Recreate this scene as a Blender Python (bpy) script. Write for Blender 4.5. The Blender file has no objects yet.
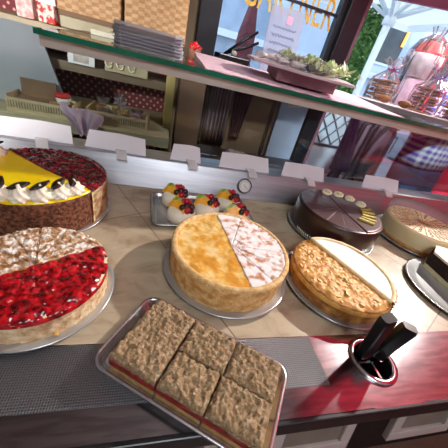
import bpy, bmesh, math, random
from mathutils import Vector, Matrix, noise
random.seed(7)
C = bpy.context.scene.collection
sc = bpy.context.scene
PI = math.pi
def R(d): return math.radians(d)

# ------------------------------------------------------------------ materials
def lin(h):
    h = h.lstrip('#'); o = []
    for i in (0, 2, 4):
        c = int(h[i:i+2], 16)/255
        o.append(c/12.92 if c <= .04045 else ((c+.055)/1.055)**2.4)
    return (*o, 1)
MATS = {}
def M(name, c1, c2=None, scale=40, rough=.6, metal=0, bump=0, bscale=None, lo=.4, hi=.6, c3=None,
      detail=4, coat=0, sss=0, stretch=None, alpha=None, spec=.5, emit=None, es=0, trans=0):
    m = bpy.data.materials.new(name); m.use_nodes = True
    nt = m.node_tree; N = nt.nodes; L = nt.links
    b = N['Principled BSDF']
    b.inputs['Roughness'].default_value = rough; b.inputs['Metallic'].default_value = metal
    b.inputs['Coat Weight'].default_value = coat; b.inputs['Coat Roughness'].default_value = .08
    b.inputs['Specular IOR Level'].default_value = spec
    b.inputs['Base Color'].default_value = lin(c1)
    if trans: b.inputs['Transmission Weight'].default_value = trans
    if sss:
        b.inputs['Subsurface Weight'].default_value = sss
        b.inputs['Subsurface Scale'].default_value = .01
    if emit:
        b.inputs['Emission Color'].default_value = lin(emit); b.inputs['Emission Strength'].default_value = es
    if alpha is not None: b.inputs['Alpha'].default_value = alpha
    if c2 or bump:
        tc = N.new('ShaderNodeTexCoord'); src = tc.outputs['Object']
        if stretch:
            mp = N.new('ShaderNodeMapping'); mp.inputs['Scale'].default_value = stretch
            L.new(src, mp.inputs['Vector']); src = mp.outputs['Vector']
    if c2:
        nz = N.new('ShaderNodeTexNoise'); nz.inputs['Scale'].default_value = scale; nz.inputs['Detail'].default_value = detail
        L.new(src, nz.inputs['Vector'])
        rp = N.new('ShaderNodeValToRGB'); e = rp.color_ramp.elements
        e[0].position = lo; e[0].color = lin(c1); e[1].position = hi; e[1].color = lin(c2)
        if c3:
            x = e.new((lo+hi)/2); x.color = lin(c3)
        L.new(nz.outputs['Fac'], rp.inputs['Fac']); L.new(rp.outputs['Color'], b.inputs['Base Color'])
    if bump:
        n2 = N.new('ShaderNodeTexNoise'); n2.inputs['Scale'].default_value = bscale or scale*2; n2.inputs['Detail'].default_value = 4
        L.new(src, n2.inputs['Vector'])
        bp = N.new('ShaderNodeBump'); bp.inputs['Strength'].default_value = bump; bp.inputs['Distance'].default_value = .004
        L.new(n2.outputs['Fac'], bp.inputs['Height']); L.new(bp.outputs['Normal'], b.inputs['Normal'])
    MATS[name] = m
    return m
def glass_mat(name, tint, refl=1.0, rough=.02):
    m = bpy.data.materials.new(name); m.use_nodes = True
    nt = m.node_tree; N = nt.nodes; L = nt.links
    N.remove(N['Principled BSDF'])
    t = N.new('ShaderNodeBsdfTransparent'); t.inputs['Color'].default_value = lin(tint)
    g = N.new('ShaderNodeBsdfGlossy'); g.inputs['Roughness'].default_value = rough
    f = N.new('ShaderNodeFresnel'); f.inputs['IOR'].default_value = 1.45
    mu = N.new('ShaderNodeMath'); mu.operation = 'MULTIPLY'; mu.inputs[1].default_value = refl
    mx = N.new('ShaderNodeMixShader')
    L.new(f.outputs[0], mu.inputs[0]); L.new(mu.outputs[0], mx.inputs['Fac'])
    L.new(t.outputs[0], mx.inputs[1]); L.new(g.outputs[0], mx.inputs[2])
    L.new(mx.outputs[0], N['Material Output'].inputs['Surface'])
    return m
def film_mat(name, tint, white='#ffffff', amount=.25):   # clear cellophane: transparent with some gloss and haze
    m = glass_mat(name, tint, .8, .12)
    nt = m.node_tree; N = nt.nodes; L = nt.links
    out = N['Material Output']; prev = out.inputs['Surface'].links[0].from_socket
    d = N.new('ShaderNodeBsdfDiffuse'); d.inputs['Color'].default_value = lin(white)
    mx = N.new('ShaderNodeMixShader'); mx.inputs['Fac'].default_value = amount
    L.new(prev, mx.inputs[1]); L.new(d.outputs[0], mx.inputs[2]); L.new(mx.outputs[0], out.inputs['Surface'])
    return m
def dots_mat(name, base, dot, cell, size, rough=.5, metal=0, axes=('X', 'Y'), diag=True, bumpd=0):
    """regular dots on a grid: polka dots, perforated steel"""
    m = bpy.data.materials.new(name); m.use_nodes = True
    nt = m.node_tree; N = nt.nodes; L = nt.links; b = N['Principled BSDF']
    b.inputs['Roughness'].default_value = rough; b.inputs['Metallic'].default_value = metal
    tc = N.new('ShaderNodeTexCoord'); sp = N.new('ShaderNodeSeparateXYZ'); L.new(tc.outputs['Object'], sp.inputs[0])
    def mt(op, a, bb=None):
        n = N.new('ShaderNodeMath'); n.operation = op
        for i, v in enumerate((a, bb)):
            if v is None: continue
            if isinstance(v, (int, float)): n.inputs[i].default_value = v
            else: L.new(v, n.inputs[i])
        return n.outputs[0]
    u = sp.outputs[axes[0]]; v = sp.outputs[axes[1]]
    if diag: u, v = mt('ADD', u, v), mt('SUBTRACT', u, v)
    k = 2*PI/cell
    s = mt('MULTIPLY', mt('COSINE', mt('MULTIPLY', u, k)), .5); t = mt('MULTIPLY', mt('COSINE', mt('MULTIPLY', v, k)), .5)
    a = mt('ADD', s, t)
    rp = N.new('ShaderNodeValToRGB'); e = rp.color_ramp.elements
    e[0].position = size; e[0].color = lin(base); e[1].position = min(1, size+.12); e[1].color = lin(dot)
    L.new(a, rp.inputs['Fac']); L.new(rp.outputs['Color'], b.inputs['Base Color'])
    if bumpd:
        bp = N.new('ShaderNodeBump'); bp.invert = True; bp.inputs['Strength'].default_value = bumpd; bp.inputs['Distance'].default_value = .001
        L.new(a, bp.inputs['Height']); L.new(bp.outputs['Normal'], b.inputs['Normal'])
    return m
def stripes_mat(name, cols, freq, axis='X', rough=.8, check=False):
    m = bpy.data.materials.new(name); m.use_nodes = True
    nt = m.node_tree; N = nt.nodes; L = nt.links; b = N['Principled BSDF']; b.inputs['Roughness'].default_value = rough
    tc = N.new('ShaderNodeTexCoord')
    def wave(ax):
        w = N.new('ShaderNodeTexWave'); w.bands_direction = ax; w.inputs['Scale'].default_value = freq
        w.inputs['Distortion'].default_value = 0 if check else .6
        L.new(tc.outputs['Object'], w.inputs['Vector'])
        rp = N.new('ShaderNodeValToRGB'); e = rp.color_ramp.elements
        e[0].position = .35; e[0].color = lin(cols[0]); e[1].position = .65; e[1].color = lin(cols[1])
        L.new(w.outputs['Fac'], rp.inputs['Fac']); return rp.outputs['Color']
    c = wave(axis)
    if check:
        c2 = wave('Z'); mx = N.new('ShaderNodeMixRGB'); mx.inputs['Fac'].default_value = .5
        L.new(c, mx.inputs[1]); L.new(c2, mx.inputs[2]); c = mx.outputs[0]
    L.new(c, b.inputs['Base Color'])
    return m

# ------------------------------------------------------------------ mesh helpers
def obj(name, bm, mat, parent=None, smooth=False, bevel=0, loc=None):
    me = bpy.data.meshes.new(name); bmesh.ops.recalc_face_normals(bm, faces=bm.faces[:]); bm.to_mesh(me); bm.free()
    for m in (mat if isinstance(mat, (list, tuple)) else [mat]): me.materials.append(m)
    if smooth:
        for p in me.polygons: p.use_smooth = True
    o = bpy.data.objects.new(name, me); C.objects.link(o)
    if parent: o.parent = parent
    if loc: o.location = loc
    if bevel:
        md = o.modifiers.new('edge', 'BEVEL'); md.width = bevel; md.segments = 2; md.limit_method = 'ANGLE'
    return o
def tag(o, label, cat, group=None, kind=None):
    o['label'] = label; o['category'] = cat
    if group: o['group'] = group
    if kind: o['kind'] = kind
    return o
def thing(name, label, cat, loc=(0, 0, 0), rz=0, group=None):
    o = bpy.data.objects.new(name, None); o.empty_display_size = .02; C.objects.link(o)
    o.location = loc; o.rotation_euler = (0, 0, rz)
    return tag(o, label, cat, group)
def struct(name, bm, mat, **k):
    o = obj(name, bm, mat, **k); o['kind'] = 'structure'; return o
def copy_tree(o, parent=None):
    c = o.copy(); C.objects.link(c)
    if parent:
        c.parent = parent
    for ch in list(o.children): copy_tree(ch, c)
    return c
def nb(): return bmesh.new()
def box(bm, x0, x1, y0, y1, z0, z1, mi=0, M4=None):
    vs = [bm.verts.new((x, y, z)) for x in (x0, x1) for y in (y0, y1) for z in (z0, z1)]
    if M4:
        for v in vs: v.co = M4 @ v.co
    for f in ((0, 1, 3, 2), (4, 6, 7, 5), (0, 4, 5, 1), (2, 3, 7, 6), (0, 2, 6, 4), (1, 5, 7, 3)):
        bm.faces.new([vs[i] for i in f]).material_index = mi
    return bm
def lathe(bm, prof, seg=48, f=None, mi=0, center=(0, 0), sx=1, sy=1):
    """profile (r,z) turned round z; f(theta,i,r,z)->(r,z) may push points about"""
    rings = []
    for i, (r, z) in enumerate(prof):
        if r < 1e-6:
            rings.append([bm.verts.new((center[0], center[1], z))]); continue
        row = []
        for k in range(seg):
            t = 2*PI*k/seg; rr, zz = (r, z) if not f else f(t, i, r, z)
            row.append(bm.verts.new((center[0]+rr*math.cos(t)*sx, center[1]+rr*math.sin(t)*sy, zz)))
        rings.append(row)
    for a, b in zip(rings, rings[1:]):
        if len(a) == 1 and len(b) == 1: continue
        for k in range(seg):
            k2 = (k+1) % seg
            vs = [a[0], b[k], b[k2]] if len(a) == 1 else [a[k], a[k2], b[0]] if len(b) == 1 else [a[k], a[k2], b[k2], b[k]]
            bm.faces.new(vs).material_index = mi
    return bm
def tube(bm, pts, rad, seg=8, mi=0):
    pts = [Vector(p) for p in pts]; n = len(pts)
    rs = rad if isinstance(rad, (list, tuple)) else [rad]*n
    rings = []; up = Vector((.13, .21, .97))
    for i, p in enumerate(pts):
        d = (pts[min(i+1, n-1)]-pts[max(i-1, 0)]).normalized()
        a = d.cross(up if abs(d.dot(up)) < .95 else Vector((1, 0, 0))).normalized(); b = d.cross(a)
        rings.append([bm.verts.new(p+(a*math.cos(2*PI*k/seg)+b*math.sin(2*PI*k/seg))*rs[i]) for k in range(seg)])
    for r0, r1 in zip(rings, rings[1:]):
        for k in range(seg):
            bm.faces.new((r0[k], r0[(k+1) % seg], r1[(k+1) % seg], r1[k])).material_index = mi
    for r_ in (rings[0], rings[-1]): bm.faces.new(r_).material_index = mi
    return bm
def blob(bm, c, r, amp=0, fr=60, sub=2, mi=0, M4=None):
    ret = bmesh.ops.create_icosphere(bm, subdivisions=sub, radius=1)
    rr = r if isinstance(r, (list, tuple)) else (r, r, r); c = Vector(c)
    for v in ret['verts']:
        k = 1+(amp*noise.noise((v.co+c*50)*fr) if amp else 0)
        q = Vector((v.co.x*rr[0]*k, v.co.y*rr[1]*k, v.co.z*rr[2]*k))
        v.co = (M4 @ q if M4 else q)+c
    for v in ret['verts']:
        for f_ in v.link_faces: f_.material_index = mi
    return bm
def prism(bm, poly, z0, z1, mi=0, M4=None):
    a = [bm.verts.new((x, y, z0)) for x, y in poly]; b = [bm.verts.new((x, y, z1)) for x, y in poly]
    if M4:
        for v in a+b: v.co = M4 @ v.co
    n = len(poly)
    bm.faces.new(a[::-1]).material_index = mi; bm.faces.new(b).material_index = mi
    for i in range(n): bm.faces.new((a[i], a[(i+1) % n], b[(i+1) % n], b[i])).material_index = mi
    return bm
def sheet(bm, f, nu, nv, thick=0, mi=0):
    """surface f(u,v), u,v in 0..1; thick gives it a back"""
    g = [[bm.verts.new(f(i/nu, j/nv)) for j in range(nv+1)] for i in range(nu+1)]
    fs = []
    for i in range(nu):
        for j in range(nv):
            fc = bm.faces.new((g[i][j], g[i+1][j], g[i+1][j+1], g[i][j+1])); fc.material_index = mi; fs.append(fc)
    if thick: bmesh.ops.solidify(bm, geom=fs, thickness=thick)
    return bm
def topping(bm, Rr, z0, a0, a1, f, nr=40, na=120, drop=.006, mi=0, c=(0, 0)):
    """part of a round cake top between two angles, displaced by f(x,y,r), with sides going down"""
    full = abs(a1-a0-2*PI) < 1e-4
    g = []
    for i in range(nr+1):
        u = max(.004, i/nr); row = []
        for k in range(na+(0 if full else 1)):
            t = a0+(a1-a0)*k/na; x, y = c[0]+u*(Rr*math.cos(t)-c[0]), c[1]+u*(Rr*math.sin(t)-c[1])
            row.append(bm.verts.new((x, y, z0+f(x, y, math.hypot(x, y)))))
        g.append(row)
    nk = len(g[0])
    for i in range(nr):
        for k in range(na):
            k2 = (k+1) % nk
            bm.faces.new((g[i][k], g[i+1][k], g[i+1][k2], g[i][k2])).material_index = mi
    def skirt(vs):
        lo = [bm.verts.new((v.co.x, v.co.y, z0-drop)) for v in vs]
        for i in range(len(vs)-1): bm.faces.new((vs[i], vs[i+1], lo[i+1], lo[i])).material_index = mi
    skirt(g[-1]+([g[-1][0]] if full else []))
    if not full:
        skirt([r_[0] for r_ in g]); skirt([r_[-1] for r_ in g])
    return bm
def nz(x, y, s, o=0): return noise.noise((x*s+o, y*s-o, o*.7))
def vor(x, y, s, o=0):
    return noise.voronoi((x*s+o, y*s+o*1.3, o))[0][0]
def cakebody(bm, r0, r1, h, z0=0, amp=.001, fr=120, seg=120, nh=14, foot=.003):
    def f(t, i, r, z):
        if z <= z0+1e-5 or r < r1*.5: return r, z
        a = amp*noise.noise((math.cos(t)*r*fr, math.sin(t)*r*fr, z*fr))+amp*.7*noise.noise((math.cos(t)*r*fr*2.3, math.sin(t)*r*fr*2.3, z*fr*2))
        return r+a, z+a*.4
    prof = [(0, z0), (r0-foot, z0)]
    for i in range(nh+1):
        u = i/nh; prof.append((r0+(r1-r0)*u, z0+.001+(h-.001)*u))
    prof += [(r1-.004, z0+h+.0005), (0, z0+h)]
    return lathe(bm, prof, seg, f)

# ------------------------------------------------------------------ camera
cam = bpy.data.cameras.new('camera'); co = bpy.data.objects.new('camera', cam); C.objects.link(co)
yaw, pit, rol = R(18.4), R(32.9), R(15.2)
fw = Vector((math.sin(yaw)*math.cos(pit), math.cos(yaw)*math.cos(pit), -math.sin(pit)))
rt = Vector((math.cos(yaw), -math.sin(yaw), 0)); up = rt.cross(fw)
r2 = math.cos(rol)*rt+math.sin(rol)*up; u2 = -math.sin(rol)*rt+math.cos(rol)*up
co.matrix_world = Matrix(((r2.x, u2.x, -fw.x, 0), (r2.y, u2.y, -fw.y, 0), (r2.z, u2.z, -fw.z, .401), (0, 0, 0, 1)))
cam.sensor_width = 36; cam.lens = 36*258/448; cam.clip_start = .01
sc.camera = co

# ------------------------------------------------------------------ shared materials
steel = M('brushed_steel', '#8d9096', '#a9abb0', 6, .28, 1, .06, 220, stretch=(1, 30, 30))
def scratch_steel():
    m = M('worn_steel', '#8b8d92', '#a4a6ab', 5, .17, 1, .03, 90, stretch=(3, 22, 22)); return m
strip_m = scratch_steel()
polish = M('polished_steel', '#b4b6ba', '#c6c8cc', 9, .14, 1, .03, 30)
plate_m = M('plate_metal', '#b0b4b6', '#bfc2c4', 12, .26, .6, .03, 60)
tray_m = M('tray_metal', '#b9babc', '#cbccce', 20, .24, .8, .06, 60)
perf_m = dots_mat('perforated_steel', '#77787c', '#121315', .0032, .62, .38, .9, diag=False, bumpd=.5)
black_m = M('black_plastic', '#0a0a0b', rough=.35)
dark_m = M('dark_carcass', '#0d0c0c', '#171515', 10, .6)
frame_m = M('dark_window_frame', '#14151b', '#1d1f27', 12, .4)
white_paper = M('white_paper', '#e4e4ea', rough=.75)
cream_m = M('whipped_cream', '#f3ead2', '#fbf5e4', 60, .55, sss=.15)

# ------------------------------------------------------------------ room shell
XL, XR, YB, YF, ZF, ZC = -2.0, 2.5, -1.5, 2.0, -.92, 1.9
wall_m = M('warm_plaster', '#b9aa98', '#c4b6a4', 3, .85)
struct('floor', box(nb(), XL, XR, YB, YF+.2, ZF-.1, ZF), M('floor_tile', '#5b4a40', '#6c594c', 3, .5))
struct('ceiling', box(nb(), XL, XR, YB, YF+.15, ZC, ZC+.1), M('ceiling_paint', '#b9b4b0', '#c4bfba', 2, .9))
red_m = M('red_paint', '#d8203e', '#e02c48', 4, .6)  # red given to unseen surfaces that the steel reflects
struct('wall_left', box(nb(), XL-.1, XL, YB, YF+.2, ZF, ZC), wall_m)
struct('wall_right', box(nb(), XR, XR+.1, YB, YF+.15, ZF, ZC), red_m)
struct('wall_behind', box(nb(), XL, XR, YB-.1, YB, ZF, ZC), M('white_tiles', '#c9c8cc', '#d4d3d7', 3, .6))
struct('reflection_bay', box(nb(), 1.25, XR, -.6, YF-.05, 1.62, ZC), red_m)          # unseen red ceiling bay, added for its reflection in the steel
b = nb()                                                                      # wall round the window and door openings
box(b, XL, .16, YF, YF+.15, ZF, ZC); box(b, .16, 1.2, YF, YF+.15, ZF, .31); box(b, .16, XR, YF, YF+.15, 1.45, ZC)
box(b, 2.42, XR, YF, YF+.15, ZF, 1.45)
struct('wall_window', b, M('tan_wall', '#6d5a45', '#7c6850', 3, .7))
b = nb(); box(b, .16, .285, YF-.04, YF+.1, -.35, 1.45); box(b, 1.085, 1.2, YF-.04, YF+.1, -.92, 1.45); box(b, 1.05, 1.085, YF, YF+.06, .31, 1.45)
box(b, .285, 1.05, YF-.02, YF+.08, .31, .345); box(b, .285, 1.05, YF-.02, YF+.08, 1.4, 1.45)
w1 = struct('window_1', b, frame_m, bevel=.004)
obj('glazing_bar', box(nb(), .285, 1.05, YF+.01, YF+.03, .743, .757), frame_m, w1)
win_glass = glass_mat('window_glass', '#e8eef2', .9)
obj('pane', box(nb(), .285, 1.05, YF+.035, YF+.041, .34, 1.4), win_glass, w1)
b = nb(); box(b, 1.2, 1.235, YF-.02, YF+.08, ZF, 1.45); box(b, 2.38, 2.42, YF-.02, YF+.08, ZF, 1.45); box(b, 1.235, 2.38, YF-.02, YF+.08, 1.38, 1.45)
struct('door_1', b, M('mauve_frame', '#6b4a58', '#7a5866', 9, .5), bevel=.003)

# gold letters on the window glass
cu = bpy.data.curves.new('letters', 'FONT'); cu.body = 'GÄRTNER'; cu.size = .19; cu.extrude = .0015; cu.space_character = 1.0
tmp = bpy.data.objects.new('letters', cu); C.objects.link(tmp); bpy.context.view_layer.update()
me = bpy.data.meshes.new_from_object(tmp.evaluated_get(bpy.context.evaluated_depsgraph_get()))
bpy.data.objects.remove(tmp)
xs = [v.co.x for v in me.vertices]; x0, x1 = min(xs), max(xs)
for v in me.vertices: v.co = Vector(((v.co.x-x0)/(x1-x0)*.63-.315, -v.co.z, v.co.y*1.25))
me.materials.clear(); me.materials.append(M('gold_letters', '#d8ac3c', '#e9c766', 20, .4, .3))
o = bpy.data.objects.new('window_lettering', me); C.objects.link(o); o.location = (.725, YF+.031, .665)
tag(o, 'tall golden shop name letters across the top of the dark-framed window', 'lettering')

# cloths under the window, and a panel in place of a reflection
tag(obj('reflection_panel', box(nb(), -.11, .11, -.015, .0, -.62, .21), M('blue_grey_panel', '#8fa0bd', '#9dadc8', 3, .5), loc=(.94, YF-.045, .05)),
    'blue-grey panel in place of a reflection below the window, left of the dark post', 'panel')
b = nb(); sheet(b, lambda u, v: (.17*(u-.5), .012*math.sin(u*40), -.45*v), 60, 4, .003)
tag(obj('curtain', b, stripes_mat('pink_grey_stripe', ('#a8989c', '#7f6a70'), 14), loc=(.385, YF-.035, .25), smooth=True),
    'pale grey and pink striped cloth hanging below the window', 'cloth', 'cloths under the window')
b = nb(); sheet(b, lambda u, v: (.14*(u-.5)*(1-.5*v), .012*math.sin(u*30+v*3), -.36*v), 60, 8, .003)
tag(obj('curtain', b, stripes_mat('mauve_plaid', ('#6e4a55', '#4a2e38'), 26, check=True), loc=(.545, YF-.035, .24), smooth=True),
    'dark mauve checked cloth hanging beside the striped one under the window', 'cloth', 'cloths under the window')
b = nb()
for k in range(4):
    pts = [(.024*k+.012*math.cos(t), 0, .016*math.sin(t)+.004*k) for t in [i*2*PI/16 for i in range(16)]]
    tube(b, pts, .005, 6)
tag(obj('ring_ornament', b, M('ivory_ornament', '#cfc8b4', rough=.5), loc=(.9, YF-.0652, .19), smooth=True),
    'row of ivory rings hanging at the top of the blue-grey panel', 'ornament')
tag(obj('low_bench', box(nb(), .2, 1.05, 1.6, 1.9, ZF, -.2), M('dark_bench', '#2c2526', '#39302f', 5, .4), bevel=.01),
    'low dark bench below the window behind the glass', 'bench')
b = nb(); blob(b, (0, 0, .03), (.06, .04, .03), .3, 3); blob(b, (.07, .01, .025), (.05, .035, .025), .3, 3)
tag(obj('folded_cloth', b, M('pink_grey_cloth', '#8a7476', '#a48d8e', 30, .8), loc=(.5, 1.72, -.2), smooth=True),
    'crumpled pinkish cloth lying on the low dark bench', 'cloth')

# ------------------------------------------------------------------ shelf unit with polka dot back
polka = dots_mat('polka_dot_red', '#7f2c36', '#e0b4a4', .042, .55, .7, axes=('X', 'Z'))
wood = M('pale_board', '#a89a7c', '#b8a98a', 6, .55, stretch=(1, 8, 8))
dwood = M('brown_board', '#6f5c4a', '#7d6a56', 6, .5, stretch=(1, 8, 8))
su = thing('shelf_unit', 'wall shelf unit with red polka dot back and pale boards', 'shelf', (-.58, 1.5, ZF))
b = box(nb(), -.64, .62, .31, .33, 0, 2.4); obj('back_panel', b, polka, su)
for z0, z1, yf, m in ((.862, .912, -.2, wood), (1.085, 1.125, 0, dwood), (1.21, 1.25, .0, wood)):
    obj('board', box(nb(), -.64, .62, yf, .31, z0, z1), m, su, bevel=.003)
obj('side_panel', box(nb(), .585, .63, -.02, .31, 0, 1.21), M('yellow_wood', '#a8925a', '#b8a46c', 6, .5), su, bevel=.003)
obj('side_panel', box(nb(), -.68, -.64, -.2, .33, 0, 1.25), dwood, su, bevel=.003)
# grey board behind the crates, put in for a reflection in the glass
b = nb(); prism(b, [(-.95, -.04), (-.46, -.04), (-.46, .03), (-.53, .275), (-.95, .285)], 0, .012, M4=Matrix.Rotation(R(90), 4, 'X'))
tag(obj('reflection_board', b, M('reflection_board', '#8f919d', '#999ba6', 3, .55), loc=(0, 1.47, .035)), 'large blue-grey board in place of a glass reflection behind the left crate', 'board')

crate_m = M('crate_wood', '#b39f80', '#c2ae8e', 14, .7)
def crate(loc, rz, w, d, label):
    t = thing('wooden_crate', label, 'crate', loc, rz, 'slatted crates on the lower shelf')
    obj('base', box(nb(), -w/2, w/2, 0, d, 0, .006), crate_m, t)
    b = nb(); box(b, -w/2, w/2, 0, .007, .045, .056); box(b, -w/2, w/2, 0, .007, .006, .016)
    n = 26
    for i in range(n):
        x = -w/2+w*(i+.5)/n; box(b, x-w/n*.3, x+w/n*.3, .001, .006, .016, .045)
    obj('slatted_front', b, crate_m, t)
    obj('back_wall', box(nb(), -w/2, w/2, d-.007, d, .006, .056), crate_m, t)
    for s in (-1, 1): obj('end_wall', box(nb(), s*w/2-(.007 if s > 0 else 0), s*w/2+(.007 if s < 0 else 0), .007, d-.007, .006, .065), crate_m, t)
    return t
crate((-.51, 1.32, -.008), 0, .26, .134, 'left slatted wooden crate holding a brown flap box')
crate((-.205, 1.34, -.008), R(-2), .27, .17, 'right slatted wooden crate holding cellophane gift bags')
t = thing('cardboard_box', 'open brown cardboard box with raised lid in left crate', 'box', (-.555, 1.345, -.002))
obj('tray', box(nb(), -.06, .07, 0, .085, 0, .045), M('brown_card', '#7d604a', '#8a6c54', 20, .8), t)
obj('lid', box(nb(), -.06, .08, .075, .082, .045, .12, M4=Matrix.Rotation(R(-4), 4, 'X')), M('brown_card_dark', '#6f5440', '#7a5e49', 20, .8), t)
for i, (x, y) in enumerate(((-.465, 1.37), (-.425, 1.4))):
    b = nb(); lathe(b, [(0, 0), (.02, 0), (.026, .03), (.03, .034), (.024, .05), (0, .056)], 16)
    tag(obj('muffin', b, M('muffin_brown', '#8b6244', '#a77d57', 80, .8), loc=(x, y, -.002), smooth=True), ('brown muffin in left crate beside the open box', 'brown muffin in left crate under the red and white ornament')[i], 'muffin', 'muffins in the left crate')
t = thing('santa_ornament', 'little red and white ornament sticking up from left crate', 'ornament', (-.43, 1.36, .05))
obj('cup', lathe(nb(), [(0, 0), (.024, 0), (.03, .022), (.026, .024), (0, .02)], 20), M('ornament_white', '#d8d4cc', rough=.5), t, True)
b = nb(); blob(b, (-.008, 0, .032), (.026, .018, .014), .2, 2); blob(b, (.014, 0, .036), (.02, .016, .012), .2, 2)
obj('cap', b, M('ornament_red', '#b4161c', rough=.5), t, True)
lilac_film = film_mat('lilac_film', '#f3e9f2', '#e6d3ea', .07)
clear_film = film_mat('clear_film', '#f6f4f8', '#ffffff', .05)
for i, (x, hgt, col, lab) in enumerate(((-.275, .1, '#8d5b46', 'small clear gift bag of brown biscuits at left end of right crate'),
                                  (-.2, .13, '#cfa24f', 'clear gift bag of golden biscuits with silver bow in right crate'),
                                  (-.12, .07, '#b08aa0', 'low lilac-wrapped gift at right end of right crate'))):
    t = thing('gift_bag', lab, 'gift bag', (x, 1.41, -.002), 0, 'gift bags in the right crate')
    b = nb()
    for k in range(7): blob(b, (random.uniform(-.02, .02), random.uniform(-.02, .02), .02+.008*k*hgt/.1), (.014, .014, .008), .2, 3)
    obj('biscuits', b, M('biscuit%d' % i, col, rough=.7), t, True)
    b = nb(); lathe(b, [(.034, 0), (.036, hgt*.45), (.012, hgt*.7), (.03, hgt), (.028, hgt)], 24, lambda t_, i_, r, z: (r*(1+.12*math.sin(7*t_)), z))
    obj('cellophane', b, clear_film if i != 2 else lilac_film, t, True)
    if i == 1:
        b = nb()
        for k in range(6):
            a = k*PI/3; tube(b, [(0, 0, .09), (.018*math.cos(a), -.01, .09+.018*math.sin(a)), (.03*math.cos(a+.3), -.008, .09+.03*math.sin(a+.3)), (.005*math.cos(a), 0, .09)], .005, 6)
        obj('bow', b, M('silver_bow', '#c9c8d8', rough=.3, metal=.4), t, True)
# lilac napkin hanging over the board edge between the crates
def nap(u, v):
    w = .17*(1-.8*max(0, v-.2)/.8)
    return ((u-.5)*w+.01*v, -.19*min(v, .3)*0+.02*math.sin(u*14)*(.2+v)-.012*v, .02*math.sin(u*3)-.1*v+(.03*(1-v) if u < .2 else 0))
tag(obj('napkin', sheet(nb(), nap, 24, 16, .0015), M('lilac_napkin', '#e2c4e2', '#eed8ec', 30, .7), loc=(-.335, 1.275, .045), smooth=True),
    'lilac pink napkin hanging over the shelf edge between the two crates', 'napkin')
# white card and cream ornament plate on the upper board
t = thing('white_card', 'white card with a dark picture standing on upper shelf board', 'card', (-.375, 1.475, .206))
obj('sheet', box(nb(), -.055, .055, 0, .004, 0, .06, M4=Matrix.Rotation(R(-8), 4, 'X')), white_paper, t)
obj('picture', box(nb(), -.032, .032, -.001, 0, .008, .04, M4=Matrix.Rotation(R(-8), 4, 'X')), M('card_grey', '#a59a94', '#c9c3be', 20, .6), t)
t = thing('ornament_panel', 'cream panel with curly white scrolls on upper shelf board', 'ornament', (-.18, 1.475, .206))
obj('backing', box(nb(), -.095, .095, 0, .006, 0, .07), M('cream_panel', '#b3a684', '#beb292', 12, .6), t)
for k in range(3):
    pts = [(-.075+.05*k+.018*math.cos(a)*(1-.06*i), -.005, .035+.024*math.sin(a)*(1-.06*i)) for i, a in enumerate([R(160+32*q) for q in range(12)])]
    obj('scroll', tube(nb(), pts, .004, 6), M('scroll_white%d' % k, '#e8e2d0', rough=.4), t, True)
# woven baskets above
def weave_mat():
    m = M('woven_wicker', '#b08d68', rough=.7)
    nt = m.node_tree; N = nt.nodes; L = nt.links; b = N['Principled BSDF']
    tc = N.new('ShaderNodeTexCoord'); mp = N.new('ShaderNodeMapping'); mp.inputs['Rotation'].default_value = (R(90), 0, 0)
    L.new(tc.outputs['Object'], mp.inputs['Vector'])
    mp.inputs['Scale'].default_value = (38, 1, 70)
    ck = N.new('ShaderNodeTexChecker'); ck.inputs['Scale'].default_value = 1
    L.new(mp.outputs['Vector'], ck.inputs['Vector'])
    n1 = N.new('ShaderNodeTexNoise'); n1.inputs['Scale'].default_value = .7; n1.inputs['Detail'].default_value = 6; L.new(mp.outputs['Vector'], n1.inputs['Vector'])
    rp = N.new('ShaderNodeValToRGB'); e = rp.color_ramp.elements; e[0].position = .3; e[0].color = lin('#bb9468'); e[1].position = .7; e[1].color = lin('#dcb98e'); L.new(n1.outputs['Fac'], rp.inputs['Fac'])
    mx = N.new('ShaderNodeMixRGB'); mx.blend_type = 'MULTIPLY'; mx.inputs[2].default_value = lin('#e6d9c8'); L.new(ck.outputs['Fac'], mx.inputs['Fac']); L.new(rp.outputs['Color'], mx.inputs[1])
    L.new(mx.outputs[0], b.inputs['Base Color'])
    bp = N.new('ShaderNodeBump'); bp.inputs['Strength'].default_value = .35; bp.inputs['Distance'].default_value = .004
    L.new(ck.outputs['Fac'], bp.inputs['Height']); L.new(bp.outputs['Normal'], b.inputs['Normal'])
    return m
wv = weave_mat()
for i, (x, w, lab) in enumerate(((-.35, .28, 'woven wicker basket on top board, beside the red and white paper bags'),
                                 (-.06, .27, 'woven wicker basket on top board, nearest the window post'))):
    t = thing('wicker_basket', lab, 'basket', (x, 1.592, .3755), 0, 'wicker baskets on the top board')
    b = nb(); hw = w/2
    box(b, -hw, hw, -.09, -.08, .0, .36); box(b, -hw, hw, .08, .09, 0, .36); box(b, -hw, -hw+.01, -.08, .08, 0, .36); box(b, hw-.01, hw, -.08, .08, 0, .36); box(b, -hw+.01, hw-.01, -.08, .08, 0, .012)
    obj('body', b, wv, t, bevel=.006)
    obj('rim', box(nb(), -hw-.006, hw+.006, -.096, -.09, .335, .36), M('wicker_rim%d' % i, '#7f6143', rough=.7), t)
    obj('base_band', box(nb(), -hw-.004, hw+.004, -.096, -.09, 0, .018), M('wicker_band%d' % i, '#806247', rough=.7), t)
tag(obj('glass_top_standin', box(nb(), -.455, .055, 1.5, 1.69, .3322, .375), M('olive_ledge', '#aaa284', '#b9b193', 8, .5), bevel=.004), 'pale olive ledge added under the wicker baskets to imitate the glass shelf top', 'ledge')  # added strip imitating the pale reflecting top of the glass shelf
def redwhite(n):
    return M(n, '#e8d9d0', '#c8281e', 45, .6, lo=.46, hi=.54)
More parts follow.
